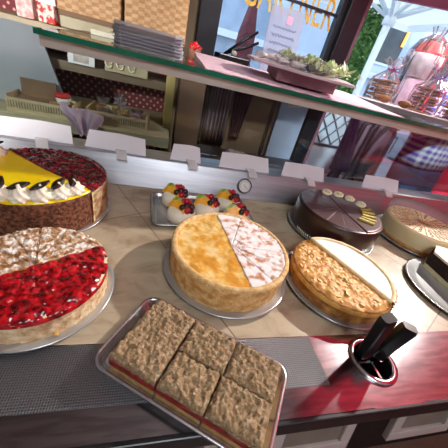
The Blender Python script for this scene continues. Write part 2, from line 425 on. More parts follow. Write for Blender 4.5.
for i, (x, w, rz, lab) in enumerate(((-.575, .06, 4, 'left paper bag, pale with faint red pattern, at far left of top board'), (-.495, .065, -6, 'right paper bag, bright red and white, beside the wicker basket'))):
    t = thing('paper_bag', lab, 'paper bag', (x, 1.5, .332), R(rz), 'paper bags on the top board')
    b = nb(); prism(b, [(-w/2, -.02), (w/2, -.02), (w/2, .02), (-w/2, .02)], 0, .065); obj('bag', b, (M('pale_red_print', '#ead8d2', '#d89a94', 45, .6) if i == 0 else redwhite('red_white_print')), t, bevel=.003)
    obj('folded_top', box(nb(), -w/2, w/2, -.003, .003, .065, .09), white_paper, t)
t = thing('fruit_punnet', 'small punnet of red berries beside the dark window post', 'punnet', (.125, 1.5, .332+.0))
su2 = box(nb(), .07, .19, 1.38, 1.62, ZF, .3316)
tag(obj('narrow_pedestal', su2, M('pedestal_brown', '#5f4637', '#6d5242', 8, .6), bevel=.004), 'narrow brown pedestal between shelf unit and window post', 'pedestal')
obj('cup', lathe(nb(), [(0, 0), (.024, 0), (.03, .055), (.028, .055), (.025, .05), (0, .05)], 20), M('punnet_brown', '#8a5b48', rough=.7), t, True)
b = nb()
for k in range(16):
    a = k*2.4; r = .009*math.sqrt(k); blob(b, (r*math.cos(a)*.75, r*math.sin(a)*.75, .068-.5*r), .011, sub=1)
obj('berries', b, M('punnet_red', '#d21c24', rough=.25), t, True)

# ------------------------------------------------------------------ display counter
def marble():
    m = M('marble_top', '#c9bda6', rough=.32)
    nt = m.node_tree; N = nt.nodes; L = nt.links; b = N['Principled BSDF']
    tc = N.new('ShaderNodeTexCoord')
    n1 = N.new('ShaderNodeTexNoise'); n1.inputs['Scale'].default_value = 7; n1.inputs['Detail'].default_value = 8; n1.inputs['Roughness'].default_value = .65; n1.inputs['Distortion'].default_value = .8
    mp = N.new('ShaderNodeMapping'); mp.inputs['Scale'].default_value = (1, 2.2, 1); mp.inputs['Rotation'].default_value = (0, 0, R(25))
    L.new(tc.outputs['Object'], mp.inputs['Vector']); L.new(mp.outputs['Vector'], n1.inputs['Vector'])
    r1 = N.new('ShaderNodeValToRGB'); e = r1.color_ramp.elements
    e[0].position = .36; e[0].color = lin('#8f7c66'); e[1].position = .62; e[1].color = lin('#b8ab93'); x = e.new(.48); x.color = lin('#ad9d85')
    L.new(n1.outputs['Fac'], r1.inputs['Fac'])
    # joints between slabs
    br = N.new('ShaderNodeTexBrick'); br.offset = 0; br.inputs['Scale'].default_value = 1; br.inputs['Brick Width'].default_value = .3; br.inputs['Row Height'].default_value = .62
    br.inputs['Mortar Size'].default_value = .0016; br.inputs['Mortar Smooth'].default_value = .3
    mp2 = N.new('ShaderNodeMapping'); mp2.inputs['Location'].default_value = (.05, .07, 0); mp2.inputs['Rotation'].default_value = (0, 0, R(-28))
    L.new(tc.outputs['Object'], mp2.inputs['Vector']); L.new(mp2.outputs['Vector'], br.inputs['Vector'])
    mx = N.new('ShaderNodeMixRGB'); mx.inputs[2].default_value = lin('#7a6a56')
    L.new(br.outputs['Fac'], mx.inputs['Fac']); L.new(r1.outputs['Color'], mx.inputs[1]); L.new(mx.outputs[0], b.inputs['Base Color'])
    return m
X0, X1 = -1.3, 1.75
ct = thing('display_counter', 'marble topped cake display counter with steel front strip', 'counter', (0, 0, 0))
obj('marble_top', box(nb(), X0, X1, .2385, .90, -.03, 0), marble(), ct)
b = nb()
CX, CY, CR = .408, .186, .043                                   # steel strip with a hole for the knife well
box(b, X0, CX-.05, .115, .238, -.03, .0004); box(b, CX+.05, X1, .115, .238, -.03, .0004)
seg = 48; hole = [(CX+.034*math.cos(2*PI*k/seg), CY+.034*math.sin(2*PI*k/seg)) for k in range(seg)]
def sq(k):
    a = 2*PI*k/seg; c, s = math.cos(a), math.sin(a)
    tx = (.05/abs(c)) if abs(c) > 1e-6 else 9; ty = ((.238-CY if s > 0 else CY-.115)/abs(s)) if abs(s) > 1e-6 else 9
    q = min(tx, ty); return (CX+q*c, CY+q*s)
hv = [b.verts.new((*h, .0004)) for h in hole]; ov = [b.verts.new((*sq(k), .0004)) for k in range(seg)]
for k in range(seg): b.faces.new((hv[k], hv[(k+1) % seg], ov[(k+1) % seg], ov[k]))
for cx_, cy_ in ((CX+.05, .238), (CX-.05, .238), (CX-.05, .115), (CX+.05, .115)):      # corners of the square
    vv = sorted(ov, key=lambda v: (v.co.x-cx_)**2+(v.co.y-cy_)**2)[:2]
    b.faces.new((vv[0], vv[1], b.verts.new((cx_, cy_, .0004))))
box(b, CX-.05, CX+.05, .113, .115, -.03, .0004)
obj('steel_strip', b, strip_m, ct)
obj('perforated_insert', box(nb(), X0, .298, .153, .236, .0004, .0013), perf_m, ct)
obj('front_lip', box(nb(), X0, X1, .108, .1155, -.04, .0002), M('dark_lip', '#3a3a3c', '#444447', 5, .35, .8), ct, bevel=.002)
obj('carcass', box(nb(), X0, X1, .235, .88, ZF, -.03), dark_m, ct)
drawer_m = M('drawer_grey', '#a79d97', '#b1a7a1', 10, .5); inset_m = M('drawer_inset', '#6f665c', '#7a7066', 10, .5)
for i in range(6):
    xa = -.84+i*.26+.02
    if xa < -.6: continue
    Mx = Matrix.Translation((xa, .13, -.055)) @ Matrix.Rotation(R(-15), 4, 'X')
    b = nb(); w, h, fr = .165, .105, .022
    box(b, 0, w, 0, .012, -h, -h+fr, M4=Mx); box(b, 0, w, 0, .012, -fr, 0, M4=Mx); box(b, 0, fr, 0, .012, -h+fr, -fr, M4=Mx); box(b, w-fr, w, 0, .012, -h+fr, -fr, M4=Mx)
    d = obj('drawer_front', b, drawer_m, ct, bevel=.002)
    obj('inset', box(nb(), fr, w-fr, .006, .012, -h+fr, -fr, M4=Mx), inset_m, d)
# knife well
t = thing('knife_well', 'round steel knife well sunk in the counter strip', 'knife holder', (CX, CY, .0004))
b = nb(); lathe(b, [(.033, .0), (.033, .003), (.037, .0045), (.043, .004), (.0445, .0002), (.033, .0)], 56); obj('flange', b, polish, t, True)
b = nb(); lathe(b, [(.0335, .002), (.0325, -.09), (0, -.092)], 40); obj('cup', b, M('well_dark', '#3a3a3d', '#4a4a4e', 20, .35, .9), t, True)
b = nb(); box(b, -.032, .032, -.002, .002, -.03, -.004); box(b, -.002, .002, -.032, .032, -.03, -.004); obj('divider', b, polish, t)
def knife(loc, tip, label):
    t = thing('cake_knife', label, 'knife', loc, 0, 'knives in the well')
    d = Vector(tip)-Vector(loc); q = d.to_track_quat('Z', 'X').to_matrix().to_4x4(); Ln = d.length
    b = nb(); n = 12; rows = []
    for i in range(n+1):
        u = i/n; w = .0125*(1+.04*math.cos(u*PI*2))*(1 if u < .97 else .9); th = .010*(1 if u < .97 else .88)
        rows.append([b.verts.new(q @ Vector((w*math.copysign(abs(math.cos(a))**.45, math.cos(a)), th*math.copysign(abs(math.sin(a))**.45, math.sin(a)), Ln*u))) for a in [2*PI*k/20 for k in range(20)]])
    for r0, r1 in zip(rows, rows[1:]):
        for k in range(20): b.faces.new((r0[k], r0[(k+1) % 20], r1[(k+1) % 20], r1[k]))
    b.faces.new(rows[0]); b.faces.new(rows[-1]); obj('handle', b, black_m, t)
    obj('blade', box(nb(), -.009, .009, -.001, .001, -.055, 0, M4=q), polish, t)
knife((.398, .199, .002), (.374, .196, .115), 'black handled knife in the steel well, the left one')
knife((.424, .196, .002), (.431, .192, .094), 'black handled knife in the steel well, the right shorter one')

# rear steel rail with sloping front
b = nb(); prof = [(.748, .0003), (.79, .083), (.87, .083), (.87, .0003)]
for xx in (-1.3, 1.75): pass
va = [b.verts.new((-1.3, y, z)) for y, z in prof]; vb = [b.verts.new((1.75, y, z)) for y, z in prof]
b.faces.new(va); b.faces.new(vb[::-1])
for i in range(4): b.faces.new((va[i], va[(i+1) % 4], vb[(i+1) % 4], vb[i]))
tag(obj('steel_rail', b, M('rail_steel', '#a9abb2', '#b9bbc1', 5, .33, .85, .04, 120, stretch=(1, 25, 25)), bevel=.003), 'long steel rail along the back of the counter carrying the price cards', 'rail')
# thermometer
t = thing('thermometer', 'round dial thermometer on the steel rail', 'thermometer', (.29, .7672, .042)); t.rotation_euler = (R(63), 0, 0)
obj('rim', lathe(nb(), [(.0, -.001), (.024, -.001), (.026, .004), (.024, .007), (.021, .006), (.021, .003), (0, .003)], 36), M('dial_rim', '#6e7076', rough=.25, metal=1), t, True)
obj('dial', lathe(nb(), [(0, .0032), (.021, .0032), (.021, .004), (0, .004)], 36), M('dial_face', '#dcdedd', rough=.4), t)
b = nb()
for k in range(24):
    a = R(-30+240*k/23); Mx = Matrix.Rotation(a, 4, 'Z'); box(b, .016, .0195, -.0004, .0004, .004, .0044, M4=Mx)
box(b, -.004, .015, -.0006, .0006, .0044, .0049, M4=Matrix.Rotation(R(-45), 4, 'Z'))
obj('scale_and_needle', b, black_m, t)
# price cards
tab_m = film_mat('clear_tab', '#f4f4f8', '#ffffff', .85)
cards = [(-.335, .185, 3, 'folded white price card at far left behind the dark berry cake'), (-.125, .175, -4, 'white price card second from left, right of the berry cake'),
         (.085, .1, 0, 'small square white price card behind the fruit tartlets'), (.288, .185, 2, 'wide white price card above the round thermometer'),
         (.517, .175, -2, 'white price card behind the chocolate glazed cake'), (.872, .175, -3, 'white price card at far right between chocolate and beige cake')]
for x, w, rz, lab in cards:
    t = thing('price_card', lab, 'price card', (x, .805, .0835), R(rz), 'price cards on the steel rail')
    rot = Matrix.Rotation(R(-28), 4, 'X')
    b = nb(); prism(b, [(-w/2, 0), (w/2, 0), (w/2-.008, .05), (.01, .053), (-w/2+.008, .05)], -.0006, .0006, M4=rot @ Matrix.Rotation(R(90), 4, 'X'))
    obj('card', b, white_paper, t)
    b = nb(); sheet(b, lambda u, v: (-.004+.03*u+.014*v, .008-.046*v, .004+.008*math.sin(v*PI)-.012*v*v), 4, 10, .0014)
    obj('clip', b, tab_m, t)

# front glass and glass shelf
pane_m = glass_mat('front_glass', '#e6ecea', .6)
edge_m = M('green_glass_edge', '#0d5c46', '#147056', 8, .15)
t = thing('glass_shelf', 'long glass shelf with green edge above the cakes', 'shelf', (.7, .9, .0))
obj('sheet', box(nb(), -.96, 1.05, -.199, .25, .346, .356), glass_mat('shelf_glass', '#e4eeea', .8), t)
obj('polished_edge', box(nb(), -.962, 1.05, -.202, -.199, .346, .3565), edge_m, t)
obj('support_rail', box(nb(), -.955, 1.05, -.194, -.175, .326, .3455), M('cream_rail', '#bdb7ac', '#cac5bb', 5, .4, .2), t)
for x0, x1 in ((-1.95, -.34), (-.336, 1.0)):
    g = obj('glass_pane', box(nb(), x0, x1, 0, .005, .0835, .3455), pane_m, t)
    obj('dark_edge', box(nb(), x1-.0035 if x0 < -1 else x0, x1 if x0 < -1 else x0+.0035, -.001, .006, .0836, .3454), M('dark_edge%d' % (x0 > -1), '#20282a', rough=.3), g)
for xx in (1.02,): obj('post', box(nb(), xx-.006, xx+.006, .01, .022, .0835, .3455), M('post_grey%d' % int(xx*100+200), '#5a5652', rough=.4, metal=.6), t)

# ------------------------------------------------------------------ things on the glass shelf
ZS = .3562
lid_m = film_mat('clear_plastic', '#e9ebf2', '#e6e9f2', .42)
t0 = None
for k in range(7):
    b = nb(); hw, hd = .088, .11; z0, z1 = 0, .012
    sheetp = [(-hw+.02, -hd), (hw-.02, -hd), (hw, -hd+.02), (hw, hd-.02), (hw-.02, hd), (-hw+.02, hd), (-hw, hd-.02), (-hw, -hd+.02)]
    prism(b, sheetp, 0, .0015); prism(b, [(x*.94, y*.94) for x, y in sheetp], .0015, .0068)
    o = obj('plastic_lid', b, lid_m, loc=(-.045+random.uniform(-.002, .002), .905+random.uniform(-.002, .002), ZS+.0072*k))
    o.rotation_euler = (0, 0, R(-3+random.uniform(-1.2, 1.2)))
    pos = ['lowest in the stack on the glass', 'second from the bottom of the stack', 'third from the bottom of the stack', 'middle one of the stack', 'third from the top of the stack', 'second from the top of the stack', 'topmost of the stack'][k]
    tag(o, 'clear plastic cake lid, ' + pos, 'lid', 'clear plastic lids stacked on the glass shelf')
t = thing('paper_stack', 'flat stack of pale papers lying left of the plastic lids', 'paper', (-.17, 1.05, ZS))
obj('sheets', box(nb(), -.055, .03, -.04, .05, 0, .012), M('pale_sheets', '#cfcab4', '#dcd8c6', 30, .7), t)
# pink doily mat
pink_m = M('pink_doily', '#e3bccb', '#efd6e0', 60, .75)
def scal(u): return .006*abs(math.sin(u))
b = nb()
def mat_fn(u, v):
    y = .712+.37*v+.006*math.sin(u*60)*(1 if v < .01 or v > .99 else 0)
    return (.09+.61*u, y, ZS+.002+.017*v+.002*math.sin(u*9+v*7)*v)
g = [[b.verts.new(mat_fn(i/60, k/12)) for k in range(13)] for i in range(61)]
l = [[b.verts.new((v.co.x, v.co.y, ZS+.0002)) for v in row] for row in g]
for G_ in (g, l):
    for i in range(60):
        for k in range(12): b.faces.new((G_[i][k], G_[i+1][k], G_[i+1][k+1], G_[i][k+1]))
for i in range(60):
    for k in (0, 12): b.faces.new((g[i][k], g[i+1][k], l[i+1][k], l[i][k]))
for k in range(12):
    for i in (0, 60): b.faces.new((g[i][k], g[i][k+1], l[i][k+1], l[i][k]))
tag(obj('folded_cloth', b, pink_m, smooth=False), 'large pale pink folded cloth under the box of greenery on the glass shelf', 'cloth')
# mauve box with greenery in cellophane
t = thing('gift_tray', 'mauve box heaped with cellophane and pale green sprigs', 'box', (.405, .88, ZS+.0155), R(-10)); t.rotation_euler = (R(2.5), 0, R(-10))
mv = M('mauve_card', '#8a646c', '#96707a', 20, .75)
obj('box', box(nb(), -.09, .085, -.11, .1, 0, .03), mv, t, bevel=.003)
b = nb(); prism(b, [(-.16, -.10), (-.02, -.15), (.13, -.13), (.16, .02), (.12, .13), (-.10, .13), (-.17, .05)], .03, .036); obj('liner', b, M('mauve_paper', '#c4b0b8', '#d6c6cd', 20, .7), t)
b = nb()
for k in range(9):
    x, y = random.uniform(-.13, .1), random.uniform(-.09, .1)
    blob(b, (x, y, .05), (.035, .03, .018), .5, 2, 2)
obj('cellophane', b, clear_film, t, False)
def sprig(bm, x, y, z, n, spread):
    for k in range(n):
        a = random.uniform(0, 2*PI); l = random.uniform(.012, .03); e = random.uniform(.1, 1.2)
        d = Vector((math.cos(a)*math.cos(e), math.sin(a)*math.cos(e), math.sin(e)))
        c = Vector((x, y, z))+Vector((random.gauss(0, spread), random.gauss(0, spread), random.uniform(0, .015)))
        s = d.cross(Vector((0, 0, 1))).normalized()*l*.32
        vs = [bm.verts.new(p) for p in (c, c+d*l*.5+s, c+d*l, c+d*l*.5-s)]
        vs2 = [bm.verts.new(v.co+Vector((0, 0, .0008))) for v in vs]
        bm.faces.new(vs); bm.faces.new(vs2[::-1])
        for i in range(4): bm.faces.new((vs[i], vs[(i+1) % 4], vs2[(i+1) % 4], vs2[i]))
pg = M('pale_green', '#c2da8a', '#e8f2cc', 60, .6, lo=.35, hi=.65)
for x, y, z, n, sp in ((-.05, .0, .05, 30, .02), (.0, -.06, .048, 30, .02), (.05, .02, .05, 40, .022), (.09, -.05, .045, 50, .024), (.03, -.1, .044, 25, .015), (.13, .01, .042, 30, .018)):
    b = nb(); tube(b, [(x-.03, y, .037), (x, y, z), (x+.03, y+.005, z+.012)], .0015, 5); sprig(b, x, y, z, n, sp); obj('green_sprig', b, pg, t)['kind'] = 'stuff'
pp = M('pale_petal', '#ddd2d0', '#eee6e6', 50, .7)
for k in range(8):
    b = nb(); blob(b, (random.uniform(-.14, .02), random.uniform(-.09, .08), .046), (.02, .018, .007), .8, 4, 2); obj('pale_flower', b, pp, t, True)
# handwritten acrylic sign
t = thing('handwritten_sign', 'translucent sheet with handwriting standing behind the box of greenery', 'sign', (.4, 1.09, ZS), R(-2))
tl = Matrix.Rotation(R(-10), 4, 'X')
obj('sheet', box(nb(), -.065, .065, 0, .003, .002, .22, M4=tl), film_mat('hazy_sheet', '#e6e8f0', '#d8d8e4', .3), t)
b = nb()
rl = random.Random(3)
for r_ in range(4):
    z = .16-.024*r_; x = -.05; pts = []
    for k in range(26):
        x += .0036; pts.append(tl @ Vector((x, -.001, z+.0055*math.sin(k*1.9+r_)*rl.uniform(.4, 1.2))))
    tube(b, pts, .0009, 5)
obj('handwriting', b, M('ink', '#3a3440', rough=.6), t)
obj('pink_patch', box(nb(), .0, .022, -.0012, 0, .175, .2, M4=tl), M('pink_patch', '#dc9ab4', rough=.7), t)
# black tape dispenser / cable box at the window sill
t = thing('black_gadget', 'small black device with a round knob at the foot of the window', 'device', (.4, 1.9, .345-.006))
tag(obj('window_sill_board', box(nb(), .16, 1.2, 1.72, 1.958, .315, .339), M('sill', '#4d4a4e', '#57545a', 6, .5), bevel=.003), 'dark window sill board behind the glass shelf', 'sill')
b = nb(); prism(b, [(-.1, -.04), (.1, -.04), (.12, .03), (-.12, .03)], 0, .05); obj('body', b, black_m, t, bevel=.006)
obj('knob', lathe(nb(), [(0, .05), (.018, .05), (.018, .075), (.012, .078), (0, .078)], 18), M('knob_ivory', '#b8b6a8', rough=.4), t, True)
b = nb(); tube(b, [(-.06, 0, .05), (.03, 0, .13), (.12, 0, .2)], .008, 8); tube(b, [(-.06, 0, .05), (.05, .01, .1), (.14, .0, .15)], .008, 8); obj('arm', b, black_m, t, True)
# cookie bags on a lace paper
t = thing('lace_paper_tray', 'white lace paper tray under the bags of brown biscuits', 'tray', (1.0, 1.0, ZS))
b = nb(); n = 90
ring = [((.27+.006*math.sin(k*2*PI/n*30))*math.cos(2*PI*k/n), (.155+.006*math.sin(k*2*PI/n*30))*math.sin(2*PI*k/n)) for k in range(n)]
prism(b, ring, .016, .0175); obj('lace_paper', b, M('lace_paper', '#ddd2da', '#efe8ec', 90, .8), t)
obj('board', lathe(nb(), [(0, 0), (.24, 0), (.25, .016), (0, .016)], 60, sy=.57), M('tray_board', '#b6aab0', rough=.7), t)
cookie_m = [M('cookie_brown_a', '#7a4a26', '#a0662f', 90, .7), M('cookie_brown_b', '#8c5630', '#ab7340', 90, .7), M('cookie_brown_c', '#6f4424', '#8f5a32', 90, .7)]
def cookie_bag(loc, n, rz, label, topper=None, s=1):
    t = thing('biscuit_bag', label, 'biscuit bag', loc, rz, 'bags of brown biscuits on the lace paper')
    for k in range(n):
        b = nb(); ox, oy = random.uniform(-.006, .006), random.uniform(-.006, .006); rr = .046*s*random.uniform(.94, 1.05); th = .0065
        tlt = Matrix.Rotation(R(random.uniform(-5, 5)), 4, 'X') @ Matrix.Rotation(R(random.uniform(-5, 5)), 4, 'Y')
        lathe(b, [(0, 0), (rr*.96, 0), (rr, th*.4), (rr*.97, th*.75), (rr*.6, th), (0, th)], 28, lambda t_, i_, r, z: (r*(1+.05*math.sin(3*t_+k)+.02*math.sin(11*t_)), z))
        for v in b.verts: v.co = tlt @ v.co+Vector((ox, oy, .004+k*th*1.25))
        obj('biscuit', b, cookie_m[(k*2+n) % 3], t, True)
    hh = n*.0065*1.25+.006
    b = nb(); lathe(b, [(.044*s, 0), (.054*s, .004), (.056*s, hh*.6), (.05*s, hh), (.016, hh+.03), (.011, hh+.036), (.03, hh+.062), (.036, hh+.07)], 40,
                     lambda t_, i_, r, z: (r*(1+(.05+.03*i_)*math.sin(9*t_+i_)), z+.008*math.sin(5*t_)*(i_ > 5)))
    obj('cellophane', b, lilac_film if topper == 'lilac' else clear_film, t, False)
    b = nb(); lathe(b, [(.013, hh+.03), (.016, hh+.033), (.013, hh+.037)], 16)
    for sgn in (-1, 1): tube(b, [(0, -.012, hh+.033), (sgn*.02, -.02, hh+.045), (sgn*.03, -.022, hh+.03), (sgn*.008, -.014, hh+.032)], .003, 6)
    obj('ribbon', b, M('ribbon_%d' % n, '#b96a9a' if n % 2 else '#9f86c0', rough=.4), t, True)
    return t
cookie_bag((.86, 1.06, ZS+.0176), 9, .3, 'leftmost bag of stacked brown biscuits, nearest the box of greenery')
cookie_bag((.985, .955, ZS+.0176), 10, 1.1, 'middle bag of stacked brown biscuits with pink ribbon', 'lilac')
cookie_bag((1.125, .93, ZS+.0176), 8, 2.0, 'rightmost bag of stacked brown biscuits at the photo edge', 'lilac', 1.1)
for i, (x, y) in enumerate(((.8, .945), (.85, .895))):
    b = nb(); blob(b, (0, 0, .014), (.024, .02, .013), .3, 2)
    tag(obj('chocolate_lump', b, cookie_m[2], loc=(x, y, ZS+.0178), smooth=True), ('loose brown biscuit lump left of the leftmost biscuit bag', 'loose brown biscuit lump in front of the biscuit bags')[i], 'biscuit')

# ------------------------------------------------------------------ plates and cakes
def plate(x, y, r, label, z=0):
    b = nb(); lathe(b, [(0, .0), (r*.72, .0), (r*.8, .002), (r-.004, .0085), (r, .0095), (r-.0005, .0115), (r-.005, .0105), (r*.8, .0055), (r*.74, .004), (0, .004)], 96)
    return tag(obj('cake_plate', b, plate_m, loc=(x, y, .0003+z), smooth=True), label, 'plate', 'round metal cake plates')
PZ = .0046
plate(-.258, .594, .148, 'round metal plate under the yellow and dark berry cake')
plate(-.172, .337, .114, 'round metal plate under the red cherry and almond cake')
plate(.167, .409, .1395, 'round metal plate under the orange and sugared cheesecake')
plate(.432, .368, .128, 'round metal plate under the half white almond cake')
plate(.556, .606, .14, 'round metal plate under the chocolate glazed cake')
plate(.897, .603, .138, 'round metal plate under the beige coffee cream cake')
plate(.81, .345, .132, 'mostly empty metal plate at the right edge reflecting red')

def cake(name, label, x, y): return thing(name, label, 'cake', (x, y, PZ))
A = lambda d: R(d)
# 1 dark berry / yellow glaze cake
t = cake('berry_cream_cake', 'tall brown-sided cake, half yellow glaze with cream rosettes, half dark berries', -.258, .596)
Rk, H = .139, .083
b = nb(); cakebody(b, Rk, Rk-.001, H, amp=.0022, fr=160, seg=160, nh=26); obj('crumb_side', b, M('brown_crumbs', '#4a2818', '#865338', 150, .75, bump=.6, bscale=300), t, True)
def berry(x, y, r):
    d = vor(x, y, 75); return .006*max(0, 1-d*1.2)+.002*nz(x, y, 160)+.003-max(0, (r-Rk+.012))*.35
b = nb(); topping(b, Rk+.001, H+.002, A(-25), A(134), berry, 70, 190, .02, c=(.0099, .0139))
obj('berry_topping', b, M('dark_berries', '#2a0710', '#8c1626', 90, .2, lo=.38, hi=.62, c3='#5c0c1a', coat=.5), t, True)
b = nb(); topping(b, Rk-.004, H+.002, A(134), A(335), lambda x, y, r: .003-max(0, r-Rk+.012)*.3, 30, 100, .003, c=(.0099, .0139))
obj('yellow_glaze', b, M('yellow_glaze', '#f2cf05', '#f7da14', 20, .22, coat=.3, sss=.1), t, True)
def pale(u, v):
    a = A(-27+165*u); q = .0012*nz(math.cos(a), math.sin(a)+v*.5, 22); return ((Rk+.0026+q)*math.cos(a), (Rk+.0026+q)*math.sin(a), .002+(H+.001)*v)
obj('pale_side', sheet(nb(), pale, 90, 8, .0015), M('pale_sponge', '#c98f78', '#ecd8a8', 70, .8, c3='#e2c490'), t, True)
choc_m = M('dark_chocolate', '#2b1710', '#3a2016', 40, .35)
def rosette():
    b = nb(); lobes = 7; prof = [(0, 0), (.016, 0), (.019, .004), (.0185, .008), (.015, .013), (.0125, .016), (.0115, .019), (.007, .024), (.003, .029), (0, .031)]
    lathe(b, prof, 56, lambda t_, i_, r, z: (r*(1+.17*math.cos(lobes*(t_+z*60))), z+.0015*math.cos(lobes*(t_+z*60))*0))
    return b
b0 = rosette(); rm = bpy.data.meshes.new('cream_rosette'); b0.to_mesh(rm); b0.free(); rm.materials.append(cream_m)
for p in rm.polygons: p.use_smooth = True
def leaf_mesh():
    b = nb(); sheet(b, lambda u, v: ((u-.5)*.036, (v-.5)*.016*math.sin(PI*(.08+.84*u)), .003*math.sin(PI*v)), 10, 4, .0014); return b
b0 = leaf_mesh(); lm = bpy.data.meshes.new('chocolate_leaf'); bmesh.ops.recalc_face_normals(b0, faces=b0.faces[:]); b0.to_mesh(lm); b0.free(); lm.materials.append(choc_m)
for k, a in enumerate((150, 166, 182, 198, 214, 230, 246, 262, 278, 294, 309, 323)):
    o = bpy.data.objects.new('cream_rosette', rm); C.objects.link(o); o.parent = t
    rr = .117; o.location = (rr*math.cos(A(a)), rr*math.sin(A(a)), H+.004); o.rotation_euler = (0, 0, k); o.scale = (1.05, 1.05, 1)
    l = bpy.data.objects.new('chocolate_leaf', lm); C.objects.link(l); l.parent = o
    l.location = (.001, 0, .027); l.rotation_euler = (R(10+8*(k % 3)), R(-16), R(20+25*(k % 4))-k)
# 2 cherry / almond cake
t = cake('cherry_almond_cake', 'cake half topped with glazed red cherries, half with sugared almond wedges', -.174, .34)
Rk, H = .104, .05
b = nb(); cakebody(b, Rk-.002, Rk, H, amp=.0022, fr=110, seg=160, nh=18); obj('crust', b, M('pale_crust', '#b98a62', '#e6d2ac', 90, .8, bump=.5, bscale=200, c3='#d4b385', lo=.3, hi=.6), t, True)
def cherry(x, y, r):
    d = vor(x, y, 72, 3.1); return .0042*math.sqrt(max(0, 1-(d*1.35)**2))+.001*nz(x, y, 260)-max(0, r-Rk+.008)*.5
b = nb(); topping(b, Rk+.0012, H+.002, A(-147), A(33), cherry, 70, 200, .011)
obj('cherry_topping', b, M('red_cherries', '#4a0309', '#c2141e', 95, .14, lo=.36, hi=.62, c3='#8c0812', coat=.8, sss=.08), t, True)
def almond(x, y, r):
    a = math.degrees(math.atan2(y, x)); g = 0
    for c in (55, 80, 105, 130, 155, 180):
        d = r*abs(math.sin(R(a-c))) if math.cos(R(a-c)) > 0 else 1
        if d < .0022: g = -.006*(1-d/.0022)
    return .004+.0025*nz(x, y, 120)+.0018*nz(x, y, 280)+g-max(0, r-Rk+.01)*.5
b = nb(); topping(b, Rk, H+.003, A(33), A(213), almond, 70, 220, .012)
obj('almond_topping', b, M('almond_sugar', '#8a6038', '#f0eae4', 90, .75, lo=.36, hi=.6, c3='#b9946c', detail=9, bump=.5, bscale=220), t, True)
b = nb()
for k in range(60):
    a = A(random.uniform(-140, 28)); r = Rk*math.sqrt(random.random())*.92; x, y = r*math.cos(a), r*math.sin(a)
    box(b, -.0018, .0018, -.0006, .0006, 0, .0008, M4=Matrix.Translation((x, y, H+cherry(x, y, r)+.0003)) @ Matrix.Rotation(random.random()*6, 4, 'Z'))
o = obj('pistachio_flecks', b, M('pistachio', '#8a8a3a', '#a9a04e', 60, .7), t); o['kind'] = 'stuff'
# 3 orange / sugared cheesecake
t = cake('orange_cheesecake', 'golden crusted cheesecake, left half orange glaze, right half powdered sugar', .166, .41)
Rk, H = .1255, .06
b = nb(); cakebody(b, Rk-.002, Rk+.001, H, amp=.0016, fr=120, seg=160, nh=18); obj('crust', b, M('golden_crust', '#c49350', '#e3bd80', 60, .75, bump=.4, bscale=220), t, True)
def rim(t_, i_, r, z): return r+.0012*nz(math.cos(t_)*r, math.sin(t_)*r, 130), z+.0012*nz(math.cos(t_)*r, math.sin(t_)*r, 90, 2)
b = nb(); lathe(b, [(Rk+.001, H-.004), (Rk+.0015, H+.003), (Rk-.002, H+.006), (Rk-.008, H+.0055), (Rk-.011, H+.002), (Rk-.011, H-.002)], 140, rim)
obj('crust_rim', b, M('golden_rim', '#c9a063', '#dfc08a', 90, .8, bump=.4, bscale=250), t, True)
b = nb(); topping(b, Rk-.009, H+.0015, A(97), A(277), lambda x, y, r: .0022*nz(x, y, 45)+.0012*nz(x, y, 110)+.001, 50, 120, .003)
obj('orange_glaze', b, M('orange_glaze', '#d8983a', '#f2d394', 40, .18, coat=.6, lo=.4, hi=.64, c3='#e6b862', bump=.25, bscale=60), t, True)
def sugar(x, y, r):
    a = math.degrees(math.atan2(y, x)); g = 0
    for c in (-58, -33, -8, 17, 42, 67):
        d = r*abs(math.sin(R(a-c))) if math.cos(R(a-c)) > 0 else 1
        if d < .0018: g = -.0035*(1-d/.0018)
    return .0025+.001*nz(x, y, 90)+g-(.0015 if abs(r-.022) < .0016 else 0)
b = nb(); topping(b, Rk-.008, H+.002, A(-83), A(97), sugar, 90, 200, .004)
obj('sugared_half', b, M('powder_sugar', '#b98058', '#ece6e6', 60, .85, lo=.36, hi=.52, detail=8), t, True)
# 4 half white cake
t = cake('almond_custard_cake', 'low cake, front half golden with almond flakes, back half smooth white cream', .432, .368)
Rk, H = .116, .044
b = nb(); cakebody(b, Rk-.004, Rk, H, amp=.002, fr=80, seg=150, nh=16); obj('crust', b, M('brown_crust', '#8c5a24', '#b98340', 50, .7, bump=.3, bscale=160), t, True)
def gold(x, y, r): return .004+.0035*nz(x, y, 60)+.0018*nz(x, y, 130)-max(0, r-Rk+.014)**1.3*1.6
b = nb(); topping(b, Rk+.002, H, A(107), A(302), gold, 60, 170, .012, c=(.0138, .0065))
gp = obj('golden_half', b, M('golden_batter', '#bd7f32', '#d6a352', 40, .5, bump=.3, bscale=150), t, True)
b = nb()
for k in range(95):
    a = A(random.uniform(128, 296)); r = Rk*math.sqrt(random.random())*.93; x, y = r*math.cos(a), r*math.sin(a); w = random.uniform(.0035, .0062)
    Mx = Matrix.Translation((x, y, H+gold(x, y, r)+.0008)) @ Matrix.Rotation(random.random()*6, 4, 'Z') @ Matrix.Rotation(random.uniform(-.4, .4), 4, 'X')
    prism(b, [(w*math.cos(q)*1.0, w*.6*math.sin(q)) for q in [2*PI*i/8 for i in range(8)]], -.0006, .0006, M4=Mx)
o = obj('almond_flakes', b, M('almond_flake', '#dcb873', '#e8cb92', 120, .6), t); o['kind'] = 'stuff'
b = nb(); topping(b, Rk-.009, H+.002, A(-58), A(107), lambda x, y, r: .0022+.0006*nz(x, y, 30)+max(0, r-Rk+.02)*.1, 40, 110, .003, c=(.0138, .0065))
obj('white_cream', b, M('white_cream', '#f4f0e8', '#fbf8f2', 12, .38, sss=.1), t, True)
b = nb()                                                            # raised pastry rim round the white half
n = 70
rows = []
